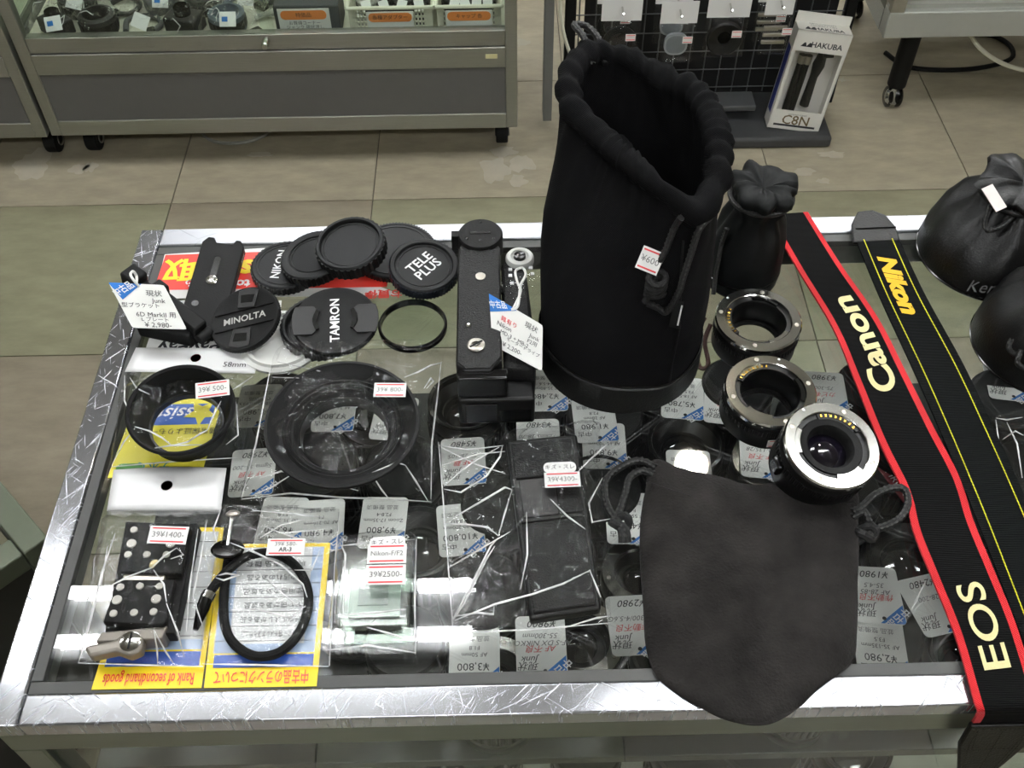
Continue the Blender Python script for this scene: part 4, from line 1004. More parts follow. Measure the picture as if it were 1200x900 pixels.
mb = MB(); vs = [p for r in rings for p in r]; fs = []
for j in range(len(rings) - 1):
    for i in range(NB): fs.append((j * NB + i, j * NB + (i + 1) % NB, (j + 1) * NB + (i + 1) % NB, (j + 1) * NB + i))
fs.append(tuple((len(rings) - 1) * NB + i for i in range(NB))); fs.append(tuple(range(NB))[::-1])
mb.add(vs, fs); body = mb.build('body', M_pouch, bag, ang=80)
bd = MB(); pr = [(0, .0015), (.0012, .003), (.022, .0024), (.024, .0005)]
bv = []
for i in range(NB):
    for z, o in pr:
        t = z / (rimc[i].z - BC.z); p = bagpt(i, t); d = Vector((math.cos(angs[i]), math.sin(angs[i]), 0)); bv.append(p + d * o)
bd.add(bv, [(i * 4 + j, ((i + 1) % NB) * 4 + j, ((i + 1) % NB) * 4 + j + 1, i * 4 + j + 1) for i in range(NB) for j in range(3)]).build('base_band', M_leather, bag)
MB().tube([bagpt(i, .024 / (rimc[i].z - BC.z)) + Vector((math.cos(angs[i]), math.sin(angs[i]), 0)) * .0012 for i in range(NB)], .0011, 6, True).build('piping', M_blackg, bag)
outs = [(p, angs[i]) for r in rings[:17] for i, p in enumerate(r)]
def on_bag(u, v, off=.004):
    best = None
    for p, a in outs:
        d = Vector((math.cos(a), math.sin(a), 0))
        if d.y > .2: continue
        e = (proj(p) - Vector((u, v))).length
        if best is None or e < best[0]: best = (e, p + d * off + Vector((0, 0, off * .4)))
    return best[1]
# side seam and woven label
MB().tube([on_bag(u, v, .0006) for u, v in ((800, 285), (797, 330), (793, 380), (787, 430), (782, 455))], .0009, 6).build('side_seam', M_blackm, bag)
def braid(name, pts, r, parent, n=6):
    pp = spline(pts, n); c = MB().tube(pp, r, 8).build(name, M_cord, parent)
    mb = MB(); k = max(1, int(len(pp)))
    L = [0]
    for a, b in zip(pp, pp[1:]): L.append(L[-1] + (b - a).length)
    tot = L[-1]; st = r * 1.5; m = int(tot / st); j = 0
    for i in range(m):
        s = i * st
        while j < len(L) - 2 and L[j + 1] < s: j += 1
        f = (s - L[j]) / max(1e-6, L[j + 1] - L[j]); p = pp[j].lerp(pp[j + 1], f); t = (pp[j + 1] - pp[j]).normalized()
        sd = t.cross(UP); sd = sd.normalized() if sd.length > 1e-4 else Vector((1, 0, 0)); up = sd.cross(t)
        for q in (-1, 1):
            o = p + (up * .8 + sd * q * .55) * r
            mb.add([o + t * r * .55 + up * r * .14, o + sd * q * r * .38, o - t * r * .55 + up * r * .05, o - sd * q * r * .38 + up * r * .18], [(0, 1, 2, 3)])
    o = mb.build('braid_strands', M_cordl, c); o['kind'] = 'stuff'
    return c
cA = [on_bag(800, 248, .004), on_bag(789, 262), on_bag(784, 280), on_bag(774, 300), on_bag(764, 318), on_bag(759, 330), on_bag(764, 340), on_bag(756, 350)]
cB = [on_bag(826, 246, .004), on_bag(815, 266), on_bag(806, 292), on_bag(797, 320), on_bag(790, 345), on_bag(780, 360), on_bag(768, 362), on_bag(758, 352)]
braid('drawcord', cA, .0024, bag); braid('drawcord', cB, .0024, bag)
kn = on_bag(762, 334, .006)
mb = MB()
for i in range(4):
    o = kn + Vector((0, 0, .006 - i * .005)); mb.tube([o + Vector((math.cos(a) * .006, math.sin(a) * .005 - .001, .0025 * math.sin(a + i))) for a in [k * PI / 6 for k in range(12)]], .0026, 8, True)
mb.build('cord_knot', M_cord, bag)
# loop at the far side of the mouth
lp = P(683, 42, 1.09); braid('cord_loop', [lp + Vector((.006, -.02, -.01)), lp + Vector((0, -.005, .002)), lp + Vector((-.006, .008, .004)), lp + Vector((.004, .012, 0)), lp + Vector((.012, .0, -.004)), lp + Vector((.016, -.018, -.012))], .0024, bag)
# price sticker folded round the cord
so = on_bag(762, 296, .009); sticker(bag, so, RT * .86 + DN * .35, (CAM - so), .016, .0165, '¥600')
lo = on_bag(788, 362, .005); lv = (on_bag(785, 376, .005) - on_bag(791, 348, .005)).normalized(); nv = (CAM - lo).normalized(); nv = (nv - lv * nv.dot(lv)).normalized()
wl = MB().box(lo, (.024, .007, .0008), Matrix((lv, nv.cross(lv), nv)).transposed()).build('woven_label', M_blackm, bag)
MB().box(lo + nv.cross(lv) * .0026 + nv * .0005, (.018, .0012, .0003), Matrix((lv, nv.cross(lv), nv)).transposed()).build('label_print', M_wink, wl)

# ================================================================== soft pouches with gathered necks
def soft_pouch(lab, c, r, h, neck, lean, m, band=None, seed=0, flare=.35, lobes=9):
    c = Vector(c); t = thing('drawstring_pouch', lab, 'pouch', c); n = 72; prof = [(1, 0), (1.03, .03), (1.04, .12), (1.02, .28), (.95, .45), (.82, .6), (.62, .74), (neck * 1.05, .84), (neck, .88), (neck * (1.12 + flare), .94), (neck * (1.05 + flare), .99), (neck * .75, 1.01), (neck * .4, .985), (neck * .1, .95)]
    vs = []
    for (rr, z) in prof:
        for i in range(n):
            a = 2 * PI * i / n; g = max(0, min(1, (z - .3) / .5))
            fold = 1 + g * (.14 * math.sin(a * lobes + 2 * math.sin(a * 2 + seed)) + .22 * noise.noise(Vector((math.cos(a) * 2.5 + seed, math.sin(a) * 2.5, z * 3))))
            lx = Vector(lean) * (z ** 1.6)
            vs.append(c + lx + Vector((math.cos(a) * r * rr * fold, math.sin(a) * r * rr * fold, h * z + g * .006 * noise.noise(Vector((a * 2, seed, z))))))
    fs = []
    for j in range(len(prof) - 1):
        for i in range(n): fs.append((j * n + i, j * n + (i + 1) % n, (j + 1) * n + (i + 1) % n, (j + 1) * n + i))
    fs.append(tuple(range(n))[::-1]); fs.append(tuple((len(prof) - 1) * n + i for i in range(n)))
    MB().add(vs, fs).build('body', m, t, ang=80)
    MB().tube([c + Vector((math.cos(a) * r * 1.035, math.sin(a) * r * 1.035, .0035 if not band else band)) for a in [2 * PI * i / 60 for i in range(60)]], .0009, 6, True).build('base_seam', M_blackg, t)
    nk = c + Vector(lean) * .8 + Vector((0, 0, h * .875))
    braid('neck_cord', [nk + Vector((math.cos(a) * r * neck * 1.12, math.sin(a) * r * neck * 1.12, 0)) for a in [2 * PI * i / 14 for i in range(15)]], .002, t, 3)
    return t, nk
t, nk = soft_pouch('small black satin drawstring pouch tucked behind the large woven bag', P(866, 322, TZ + .0006), .0315, .098, .72, (.006, .004, 0), M_pouch2, band=.013, seed=2, flare=.08, lobes=5)
braid('drawcord', [P(852, 268, .935), P(846, 285, .92), P(842, 305, .905), P(838, 325, .89), P(836, 345, .878)], .002, t)
t, nk = soft_pouch('black leather drawstring pouch with stitched logo and white tag on its neck', P(1158, 300, TZ + .0006), .060, .076, .5, (.010, .010, 0), M_leather, seed=5, flare=.15, lobes=7)
fo = P(1160, 338, TZ + .018)
text(t, 'Kenko', .014, fo, (1, -.18, .0), (CAM - fo), mat('grey_stitch', '#3a3a3a', .5), shear=.4)
braid('drawcord', [nk + Vector((-.01, -.024, .0)), nk + Vector((-.026, -.034, -.01)), nk + Vector((-.036, -.03, -.014)), nk + Vector((-.032, -.018, .0)), nk + Vector((-.022, -.012, .008))], .0021, t)
braid('drawcord', [nk + Vector((.008, -.026, .0)), nk + Vector((.012, -.042, -.012)), nk + Vector((.026, -.05, -.02)), nk + Vector((.042, -.048, -.024))], .0021, t)
sto = P(1165, 232, .958); MB().box(sto, (.012, .022, .0006), Matrix.Rotation(.5, 3, 'Z') @ Matrix.Rotation(.45, 3, 'X')).build('price_sticker', mat('pink_white_label', '#e8dcd8', .6), t)
t, nk = soft_pouch('second black leather drawstring pouch nearer the front rail', P(1222, 408, TZ + .0006), .056, .076, .5, (.01, .01, 0), M_leather, seed=8, flare=.15, lobes=7)
braid('drawcord', [P(1185, 398, .91), P(1182, 408, .905), P(1190, 416, .90), P(1196, 412, .905), P(1192, 425, .9), P(1200, 432, .895)], .002, t)

# ================================================================== motor drive grip
z0 = TZ + .0006; zt_ = z0 + .054
md = thing('motor_drive', 'black leatherette motor drive grip lying on the glass with a tag tied on', 'motor drive', (-.012, .57, z0))
a0 = P(537, 290, zt_); a1 = P(586, 290, zt_); a2 = P(606, 432, zt_); a3 = P(534, 435, zt_)
xl, xr, yn, yf = a3.x, a1.x, a3.y, a0.y
outl = [(xl, yn + .006), (xl + .006, yn), (xr - .008, yn), (xr, yn + .012), (xr, yf), (xr - .006, yf + .012), (xl + .006, yf + .012), (xl, yf)]
MB().prism(outl, z0, zt_).build('body', M_black, md, bevel=.002)
MB().prism([(xl + .001, yn + .008), (xl + .007, yn + .0015), (xr - .009, yn + .0015), (xr - .001, yn + .013), (xr - .001, yf - .004), (xl + .001, yf - .004)], zt_, zt_ + .0012).build('leatherette_plate', M_leatherette, md, bevel=.0006)
cv = P(563, 277, zt_); cov = MB().lathe([(.0185, -.014), (.0185, .002), (.0175, .0035), (.014, .0038), (0, .0038)], cv, UP, 40).build('battery_cover', M_blackm, md)
MB().box(cv + Vector((0, 0, .004)), (.017, .0022, .0008)).build('coin_slot', M_blackg, cov)
for dx, dy in ((0, .013), (0, -.009), (-.011, -.007), (.011, -.007)): MB().lathe([(.0011, .0040), (0, .0042)], cv + Vector((dx, dy, 0)), UP, 8).build('pin_hole', M_blackg, cov)
MB().span((cv.x - .024, cv.y - .003, zt_ - .012), (cv.x - .016, cv.y + .004, zt_ + .003)).build('cover_latch', M_blackm, cov)
q = P(563, 324, zt_ + .0012); MB().lathe([(.0042, 0), (.0042, .0006), (.003, .0011), (0, .0011)], q, UP, 20).build('round_emblem', M_alu, md)
q = P(549, 382, zt_ + .0012); MB().lathe([(.0022, 0), (.002, .001), (0, .0012)], q, UP, 14).build('small_screw', M_chrome, md)
q = P(558, 405, zt_ + .0012); tl = MB().lathe([(.0068, 0), (.0068, .0012), (.0055, .002), (.003, .002), (.0028, .0005), (0, .0005)], q, UP, 28).build('tripod_socket', M_alu, md); MB().box(q + Vector((0, 0, .0021)), (.011, .0014, .0006), Matrix.Rotation(.6, 3, 'Z')).build('slot', M_blackm, tl)
for v in (330, 395):
    q = P(586 if v == 330 else 573, v, zt_ - .001); MB().lathe([(.0, .0), (.0055, 0), (.0055, .002), (.0035, .003), (0, .003)], Vector((xr - .001, q.y, zt_ - .008)), (1, 0, .3), 18).build('contact_terminal', M_chrome, md)
# stepped front end
xg = P(626, 480, z0).x
MB().span((xl + .001, yn - .006, z0 + .03), (xr + .004, yn + .004, zt_ - .002)).build('front_plate', M_blackg, md, bevel=.0015)
MB().span((xl + .0005, yn - .008, z0), (xg, yn + .012, z0 + .0295)).build('front_block', M_black, md, bevel=.0025)
MB().span((xl + .006, yn - .0088, z0 + .003), (xl + .03, yn - .008, z0 + .0245)).build('front_panel', M_blackg, md, bevel=.0008)
MB().span((xl + .032, yn - .0086, z0 + .004), (xg - .003, yn - .008, z0 + .017)).build('front_window', M_blackg, md)
# hand grip with release dial
gy1 = P(612, 312, z0 + .04).y
MB().prism([(xr + .0005, yn + .012), (xg, yn + .012), (xg + .002, yn + .03), (xg - .003, gy1 - .006), (xg - .010, gy1 + .008), (xr + .004, gy1 + .006), (xr + .0005, gy1)], z0, z0 + .042).build('hand_grip', M_leatherette, md, bevel=.003)
dl = P(609, 302, z0 + .044); rd = MB().lathe([(.0118, -.004), (.0118, .0), (.0105, .002), (.0075, .0025), (.006, .0008), (.0, .0008)], dl, UP, 32).build('release_dial', mat('white_dial', '#cfd0cc', .35), md)
MB().lathe([(.0052, .0008), (.0048, .003), (.003, .0022), (0, .002)], dl, UP, 24).build('release_button', M_blackg, rd)
for i, (u, v) in enumerate(((598, 316), (598, 323), (600, 332), (622, 314), (624, 321))): MB().box(P(u, v, z0 + .0425), (.003, .003, .0012)).build('dial_mark', M_wink, md)
fp = film_bag('plastic_wrap', 'small crumpled clear wrap stuck beside the motor drive dial', 'wrap', [P(592, 330, z0 + .043), P(640, 318, z0 + .043), P(641, 345, z0 + .043), P(598, 352, z0 + .043)], .004, 31, .003, 10)
zt2 = zt_ + .003
tcs = [P(573, 344, zt2 + .010), P(636, 381, zt2 + .006), P(635, 435, zt2 - .010)]; tcs.append(on_plane(577, 404, *tcs))
t, at, nn = quad_tag('blue-topped handwritten tag tied to the motor drive', tcs, [('難有り', .36, .36, .13, M_red, 0), ('現状', .78, .2, .15, M_ink, 0), ('Junk', .84, .38, .13, M_ink, 0), ('Nikon', .26, .5, .14, M_ink, 0), ('MD-3 + MB-2', .45, .64, .12, M_ink, 0), ('モータードライブ', .62, .72, .1, M_ink, 0), ('F2用', .8, .52, .12, M_ink, 0), ('¥ 2,200-', .4, .87, .14, M_ink, 0)],
                     ([(0, .0), (0, .36), (.52, .02), (.46, 0)], (.17, .13), .15, .42))
h0 = at(.42, .06)
MB().tube(spline([h0, P(607, 358, zt2 + .008), P(610, 335, zt2 - .004), P(616, 322, zt2 - .006), P(612, 314, zt2 - .008), P(604, 318, zt2 - .006), P(606, 330, zt2 - .004), P(610, 342, zt2), h0 + Vector((.0015, 0, .001))], 6), .0011, 6).build('string', M_string, t)

# ================================================================== L bracket
lb_ = thing('l_bracket', 'black metal quick-release L bracket standing on the counter corner', 'bracket', P(225, 380, z0))
A = P(207, 395, z0 + .004); far = P(248, 292, z0 + .020)
dirA = P(250, 277, z0 + .028) - P(217, 390, z0 + .012); La = dirA.length; dirA.normalize()
nA = Vector((.10, -.28, 1)); nA = (nA - dirA * nA.dot(dirA)).normalized(); xA = dirA.cross(nA)
o = P(214, 390, z0 + .010)
wA = .036
polyA = [(-wA / 2, .004), (-wA / 2 + .004, 0), (wA / 2 - .006, 0), (wA / 2 - .003, .006), (wA / 2, .012), (wA / 2, La - .006), (wA / 2 - .004, La), (wA / 2 - .008, La), (wA / 2 - .010, La - .005), (-wA / 2 + .012, La - .005), (-wA / 2 + .009, La), (-wA / 2 + .004, La), (-wA / 2, La - .006)]
oA = o + xA * .012
MB().prism(polyA, -.011, 0, oA, xA, nA).build('base_plate', M_blackm, lb_, bevel=.001)
Ra = Matrix((xA, dirA, nA)).transposed()
sl = MB().prism(rrect(.0055, .024, .0027, 5), -.0002, .0003, oA + dirA * La * .68 - xA * .001, xA, nA).build('slot', M_blackg, lb_)
MB().lathe([(.0048, -.001), (.0048, .0008), (.003, .0014), (.002, .0005), (0, .0005)], oA + dirA * La * .55 - xA * .001, nA, 20).build('mount_screw', M_chrome, lb_)
MB().lathe([(.003, .0003), (0, .0003)], oA + dirA * La * .3 - xA * .009, nA, 14).build('screw_hole', M_blackg, lb_)
text(lb_, 'Fittest', .008, oA + xA * (wA / 2) + dirA * La * .32 - nA * .006, dirA, xA, M_wink, shear=.3)
text(lb_, 'Kirk', .006, oA + xA * (wA / 2) + dirA * La * .85 - nA * .006, dirA, xA, M_wink, shear=.3)
# side plate: frame standing to the left
e0 = P(236, 388, z0 + .012); e1 = P(150, 322, z0 + .030)
dB = (e1 - e0); LB = dB.length; dB.normalize(); hB = UP - dB * dB.z; hB.normalize(); nB = dB.cross(hB)
fr = MB()
hh = .026
oB = e0 - hB * .004
def bb(x0_, x1_, y0_, y1_, th=.011): fr.prism([(x0_, y0_), (x1_, y0_), (x1_, y1_), (x0_, y1_)], -th / 2, th / 2, oB, dB, nB)
bb(0, LB * .62, -.010, .012, .014); bb(LB * .62 - .001, LB, -.004, .006, .012); bb(LB - .016, LB, -.006, .014, .016); bb(LB * .5, LB * .64, .004, .02, .016)
fr.build('side_plate', M_blackm, lb_, bevel=.002)
lowp = [P(166, 378, z0 + .008), P(230, 391, z0 + .008)]
MB().box((lowp[0] + lowp[1]) / 2 - Vector((.0, .0, .001)), ((lowp[1] - lowp[0]).length, .018, .014), Matrix.Rotation(math.atan2((lowp[1] - lowp[0]).y, (lowp[1] - lowp[0]).x), 3, 'Z')).build('side_rail', M_blackm, lb_, bevel=.002)
MB().lathe([(.0045, -.007), (.0045, .007)], P(240, 393, z0 + .010), nB, 18).build('hinge_post', M_blackm, lb_, bevel=.001)
tcs = [P(127, 331, z0 + .046), P(192, 334, z0 + .046), P(219, 386, z0 + .030)]; tcs.append(on_plane(155, 384, *tcs))
t, at, nn = quad_tag('blue-cornered handwritten tag tied to the L bracket', tcs, [('現状', .72, .22, .15, M_ink, 0), ('Junk', .74, .38, .14, M_ink, 0), ('L型ブラケット', .34, .5, .12, M_ink, 0), ('6D MarkII 用', .56, .70, .14, M_ink, 0), ('L プレート', .5, .81, .11, M_ink, 0), ('¥ 2,980-', .5, .93, .15, M_ink, 0)],
                     ([(0, .02), (.1, .38), (.6, .0), (.02, 0)], (.22, .14), .17, .52))
h0 = at(.53, .06)
MB().tube(spline([h0, P(158, 330, z0 + .05), P(153, 322, z0 + .052), P(156, 318, z0 + .05), P(160, 324, z0 + .044), P(160, 332, z0 + .046)], 6), .0011, 6).build('string', M_string, t)

# ================================================================== extension tubes
def ext_tube(lab, u, v, h, r, n=UP, glass=False, rz=0, inner=.66):
    n = Vector(n).normalized(); top = P(u, v, z0 + h * n.z); o = top - n * h; o.z = max(o.z, z0 + r * math.sqrt(max(0, 1 - n.z ** 2)) * .98)
    t = thing('extension_tube' if not glass else 'teleconverter', lab, 'lens tube', o)
    x = Matrix.Rotation(rz, 3, 'Z') @ Vector((1, 0, 0)); x = (x - n * x.dot(n)).normalized(); y = n.cross(x)
    MB().lathe([(r * .74, 0), (r * .94, 0), (r * .98, .002), (r * .98, h - .009), (r * .96, h - .007), (r * .90, h - .0045), (r * .88, h - .0045), (r * .88, h - .003), (r * inner, h - .003), (r * (inner - .02), h - .004), (r * (inner - .03), .006), (r * .66, .004), (r * .66, 0)], o, n, 56, closed=True).build('barrel', M_black, t)
    MB().gear(r * 1.0, .0008, 70, h * .52, h * .68, o, n, r * .9).build('grip_ring', M_ridge, t)
    MB().lathe([(r * .76, h - .0035), (r * .76, h - .0005), (r * .775, h), (r * .97, h), (r * 1.0, h - .0012), (r * 1.0, h - .004), (r * .9, h - .0042)], o, n, 64, closed=True).build('mount_ring', M_chrome, t)
    for k_, (a, b) in enumerate(((.3, 1.2), (2.4, 3.2), (4.5, 5.3))):
        ar = [(a + (b - a) * i / 8) for i in range(9)]
        poly = [(r * .77 * math.cos(q), r * .77 * math.sin(q)) for q in ar] + [(r * .66 * math.cos(q), r * .66 * math.sin(q)) for q in reversed(ar)]
        MB().prism(poly, h - .0025, h - .0012, o, x, n).build('bayonet_tab', M_chrome if k_ else M_blackg, t)
    for i in range(4):
        a = .9 + i * PI / 2; MB().lathe([(.0019, h), (.0019, h + .0004), (0, h + .0006)], o + (x * math.cos(a) + y * math.sin(a)) * r * .87, n, 10).build('screw', M_alu, t)
    MB().lathe([(.0011, h + .0001), (0, h + .0003)], o + (x * math.cos(1.9) + y * math.sin(1.9)) * r * .92, n, 8).build('index_dot', M_wink, t)
    cb = 2.75 if not glass else 1.0
    ar = [cb + (i / 12 - .5) * 1.25 for i in range(13)]
    blk = MB().prism([(r * .745 * math.cos(q), r * .745 * math.sin(q)) for q in ar] + [(r * .62 * math.cos(q), r * .62 * math.sin(q)) for q in reversed(ar)], h - .006, h - .0016, o, x, n).build('contact_block', M_black, t)
    for i in range(8):
        a = cb + (i / 7 - .5) * 1.05; MB().box(o + (x * math.cos(a) + y * math.sin(a)) * r * .69 + n * (h - .0013), (.0022, .0013, .0008), Matrix(((x * math.cos(a) + y * math.sin(a)), (y * math.cos(a) - x * math.sin(a)), n)).transposed()).build('contact', M_gold, blk)
    if glass:
        MB().lathe([(r * .64, h - .006), (r * .64, h - .002), (r * .5, h - .003), (r * .44, h - .006), (r * .43, h - .014), (r * .5, h - .014)], o, n, 48, closed=True).build('inner_barrel', M_blackm, t)
        MB().lathe([(r * .45, h - .0135), (r * .3, h - .0105), (r * .15, h - .009), (0, h - .0085)], o, n, 32).build('rear_element', mat('violet_coated_glass', '#0b0812', .04, 0, var=0, coat=1), t)
        MB().box(o - x * r * 1.02 + n * h * .5, (.006, .012, .012), Matrix((x, y, n)).transposed()).build('release_button', M_blackg, t, bevel=.002)
    else:
        MB().lathe([(r * .56, .002), (r * .64, .002), (r * .64, .005), (r * .56, .005)], o, n, 40, closed=True).build('lower_mount', M_blackm, t)
    return t, o, n
t, o, n = ext_tube('chrome-mount extension tube with gold contacts right of the large bag', 889, 373, .030, .0345, rz=.4)
t, o, n = ext_tube('black extension tube carrying a white sticker on its side', 903, 458, .031, .0345, nrm(.02, -.03), rz=-.7)
fv = Vector((.05, -1, 0)).normalized(); sticker(t, o + fv * .0345 + Vector((.004, 0, .009)), (1, .05, 0), fv, .02, .008, '¥1500')
ext_tube('chrome-mount teleconverter with violet glass resting tilted by the suede pouch', 973, 527, .040, .0345, nrm(.1, -.16), glass=True, rz=.2)

# ================================================================== straps
def strap(name, lab, Lp, Rp, m, edge=None, edgew=.11, n=10, thick=.0018, wave=None, stripe=None, stitch=None):
    """ribbon between left and right edge points; returns mapper(s 0..1, t 0..1, lift)"""
    Ls, Rs = spline(Lp, n), spline(Rp, n); k_ = len(Ls)
    c = Ls[k_ // 2].lerp(Rs[k_ // 2], .5); c.z = z0
    t = thing(name, lab, 'strap', c)
    nn = []
    for i in range(k_):
        a = (Ls[min(i + 1, k_ - 1)] + Rs[min(i + 1, k_ - 1)]) - (Ls[max(i - 1, 0)] + Rs[max(i - 1, 0)]); w_ = Rs[i] - Ls[i]
        nn.append((w_.cross(a)).normalized())
    nn = [(-q if q.z < 0 and abs(q.z) > .3 else q) for q in nn]
    for i in range(1, k_):
        if nn[i].dot(nn[i - 1]) < 0: nn[i] = -nn[i]
    def mp(s, tt, lift=0):
        f = s * (k_ - 1); i = min(int(f), k_ - 2); f -= i
        return Ls[i].lerp(Rs[i], tt).lerp(Ls[i + 1].lerp(Rs[i + 1], tt), f) + nn[i].lerp(nn[i + 1], f) * lift
    def strip(t0, t1, l0, l1, nm, mm):
        mb = MB(); vs = []; rows = (k_ - 1) * 2
        for i in range(rows + 1):
            s = i / rows; vs += [mp(s, t0, l0), mp(s, t1, l0), mp(s, t1, l1), mp(s, t0, l1)]
        fs = []
        for i in range(rows):
            for j in range(4): fs.append((i * 4 + j, i * 4 + (j + 1) % 4, (i + 1) * 4 + (j + 1) % 4, (i + 1) * 4 + j))
        fs += [(0, 1, 2, 3), tuple(rows * 4 + j for j in (3, 2, 1, 0))]
        return mb.add(vs, fs).build(nm, mm, t, ang=40)
    strip(edgew if edge else 0, 1 - edgew if edge else 1, 0, thick, 'webbing', m)
    if edge:
        strip(0, edgew, 0, thick * 1.15, 'red_border', edge); strip(1 - edgew, 1, 0, thick * 1.15, 'red_border', edge)
    if stitch:
        for tc in stitch[1]:
            mb = MB(); L = sum(((Ls[i + 1] + Rs[i + 1]) / 2 - (Ls[i] + Rs[i]) / 2).length for i in range(k_ - 1)); cnt = int(L / .0028)
            for i in range(cnt):
                a, b = mp(i / cnt, tc, thick + .0003), mp((i + .82) / cnt, tc + .006, thick + .0003); mb.tube([a, b], .0005, 4)
            o = mb.build('stitching', stitch[0], t); o['kind'] = 'stuff'
    def write(s, ctr, length, height, m, down=False, bold=.02, shear=0, lift=None):
        """lettering along the strap: reading towards the far end, or down towards the near end"""
        vs, fs = text_mesh(s, 1, bold=bold, shear=shear, res=6); x0 = min(v.x for v in vs); x1 = max(v.x for v in vs); y0 = min(v.y for v in vs); y1 = max(v.y for v in vs)
        out = []
        for v in vs:
            a = (v.x - x0) / (x1 - x0) - .5; b = (v.y - y0) / (y1 - y0) - .5
            if down: out.append(mp(ctr + a * length, .5 + b * height, thick + .0006))
            else: out.append(mp(ctr - a * length, .5 - b * height, thick + .0006))
        MB().add(out, fs).build('lettering', m, t, fix=False)
    return t, mp, write
M_web = weave('strap_webbing', '#0b0b0b', 1700, .6, .8, 'Y', sheen=0)
M_redweb = weave('red_webbing', '#c4262c', 2200, .6, .7, 'DIAGONAL')
M_creamprint = mat('cream_embroidery', '#e6d9a0', .6, bump=.5, bscale=2500)
M_yelprint = mat('yellow_embroidery', '#eeb820', .6, bump=.5, bscale=2500)
Lz = [z0 + .010, z0 + .004, z0 + .002, z0 + .004, z0 + .007, z0 + .003, z0 + .002, z0 + .005, z0 + .004, z0 + .003]
Lpx = [(898, 253), (935, 318), (975, 385), (1003, 452), (1030, 520), (1058, 578), (1070, 625), (1092, 680), (1118, 745), (1139, 822)]
Rpx = [(946, 250), (985, 312), (1028, 374), (1060, 436), (1093, 502), (1123, 560), (1140, 612), (1163, 668), (1190, 735), (1213, 815)]
Lw = [P(u, v, z) for (u, v), z in zip(Lpx, Lz)]; Rw = [P(u, v, z) for (u, v), z in zip(Rpx, Lz)]
# over the front rail and down
Lw[-1].z = Rw[-1].z = z0 + .0045
Lw.append(Vector((Lw[-1].x + .003, CY0 - .003, z0 - .002))); Rw.append(Vector((Rw[-1].x + .003, CY0 - .003, z0 - .002)))
Lw.append(Lw[-1] + Vector((.001, -.0008, -.016))); Rw.append(Rw[-1] + Vector((.001, -.0008, -.016)))
t, mp, write = strap('camera_strap', 'wide black camera strap with red borders lettered Canon EOS', Lw, Rw, M_web, M_redweb, .115)
write('Canon', .218, .155, .50, M_creamprint, bold=.03)
write('EOS', .715, .125, .44, M_creamprint, bold=.012)
e0_, e1_ = Lw[-1], Rw[-1]
dx = (e1_ - e0_).normalized(); wst = (e1_ - e0_).length; dnv = Vector((0, -.12, -1)).normalized(); nf = Vector((0, -1, .12)).normalized()
pad = MB().prism([(-.002, .004), (wst + .002, .004), (wst + .002, -.022), (wst * .8, -.06), (wst * .66, -.09), (wst * .34, -.09), (wst * .2, -.06), (-.002, -.022)], 0, .004, e0_ + Vector((0, -.0008, 0)), dx, nf).build('leather_end', M_leather, t, bevel=.0012)
mb = MB()
ob = e0_ + nf * .0046
uv = lambda a, b: ob + dx * a - (nf.cross(dx) * -1) * 0 + (nf.cross(dx)) * b
for pa, pb in (((.004, 0), (.004, -.02)), ((.004, -.02), (wst * .24, -.06)), ((wst - .004, 0), (wst - .004, -.02)), ((wst - .004, -.02), (wst * .76, -.06)), ((.004, .0), (wst * .36, -.085)), ((wst / 2, 0), (wst / 2, -.085)), ((wst - .004, 0), (wst * .64, -.085)), ((.002, -.026), (wst - .002, -.026)), ((0, 0), (wst, 0))):
    A_, B_ = uv(*pa), uv(*pb); k_ = max(2, int((B_ - A_).length / .0028))
    for i in range(k_): mb.tube([A_.lerp(B_, i / k_), A_.lerp(B_, (i + .6) / k_)], .0005, 4)
o = mb.build('stitching', M_blackg, pad); o['kind'] = 'stuff'
# yellow stitched strap
Lpx = [(1003, 283), (1030, 348), (1070, 435), (1105, 515), (1140, 600), (1175, 690), (1207, 775)]
Rpx = [(1053, 281), (1082, 344), (1128, 428), (1165, 506), (1203, 590), (1240, 680), (1275, 765)]
Lz = [z0 + .006, z0 + .003, z0 + .002, z0 + .003, z0 + .004, z0 + .003, z0 + .003]
t, mp, write = strap('camera_strap', 'black ribbed camera strap with yellow stitching lettered Nikon', [P(u, v, z) for (u, v), z in zip(Lpx, Lz)], [P(u, v, z) for (u, v), z in zip(Rpx, Lz)], weave('ribbed_webbing', '#0e1011', 1500, .9, .8, 'Y', sheen=0), stitch=(mat('yellow_thread', '#e6dc2c', .6), (.17, .83)))
write('Nikon', .143, .15, .42, M_yelprint, down=True, bold=.055, shear=.25)
pl = [P(u, v, z0 + .0075) for u, v in ((1000, 284), (1055, 282), (1050, 266), (1038, 252), (1022, 246), (1005, 248), (998, 262))]; cc = pl[0]
tb = MB().prism([((q - cc).x, (q - cc).y) for q in pl][::-1], 0, .004, Vector((cc.x, cc.y, z0 + .004))).build('leather_tab', M_leather, t, bevel=.0012)
MB().tube([P(1003, 268, z0 + .0085), P(1050, 266, z0 + .0085)], .0005, 5).build('seam', M_blackg, tb)

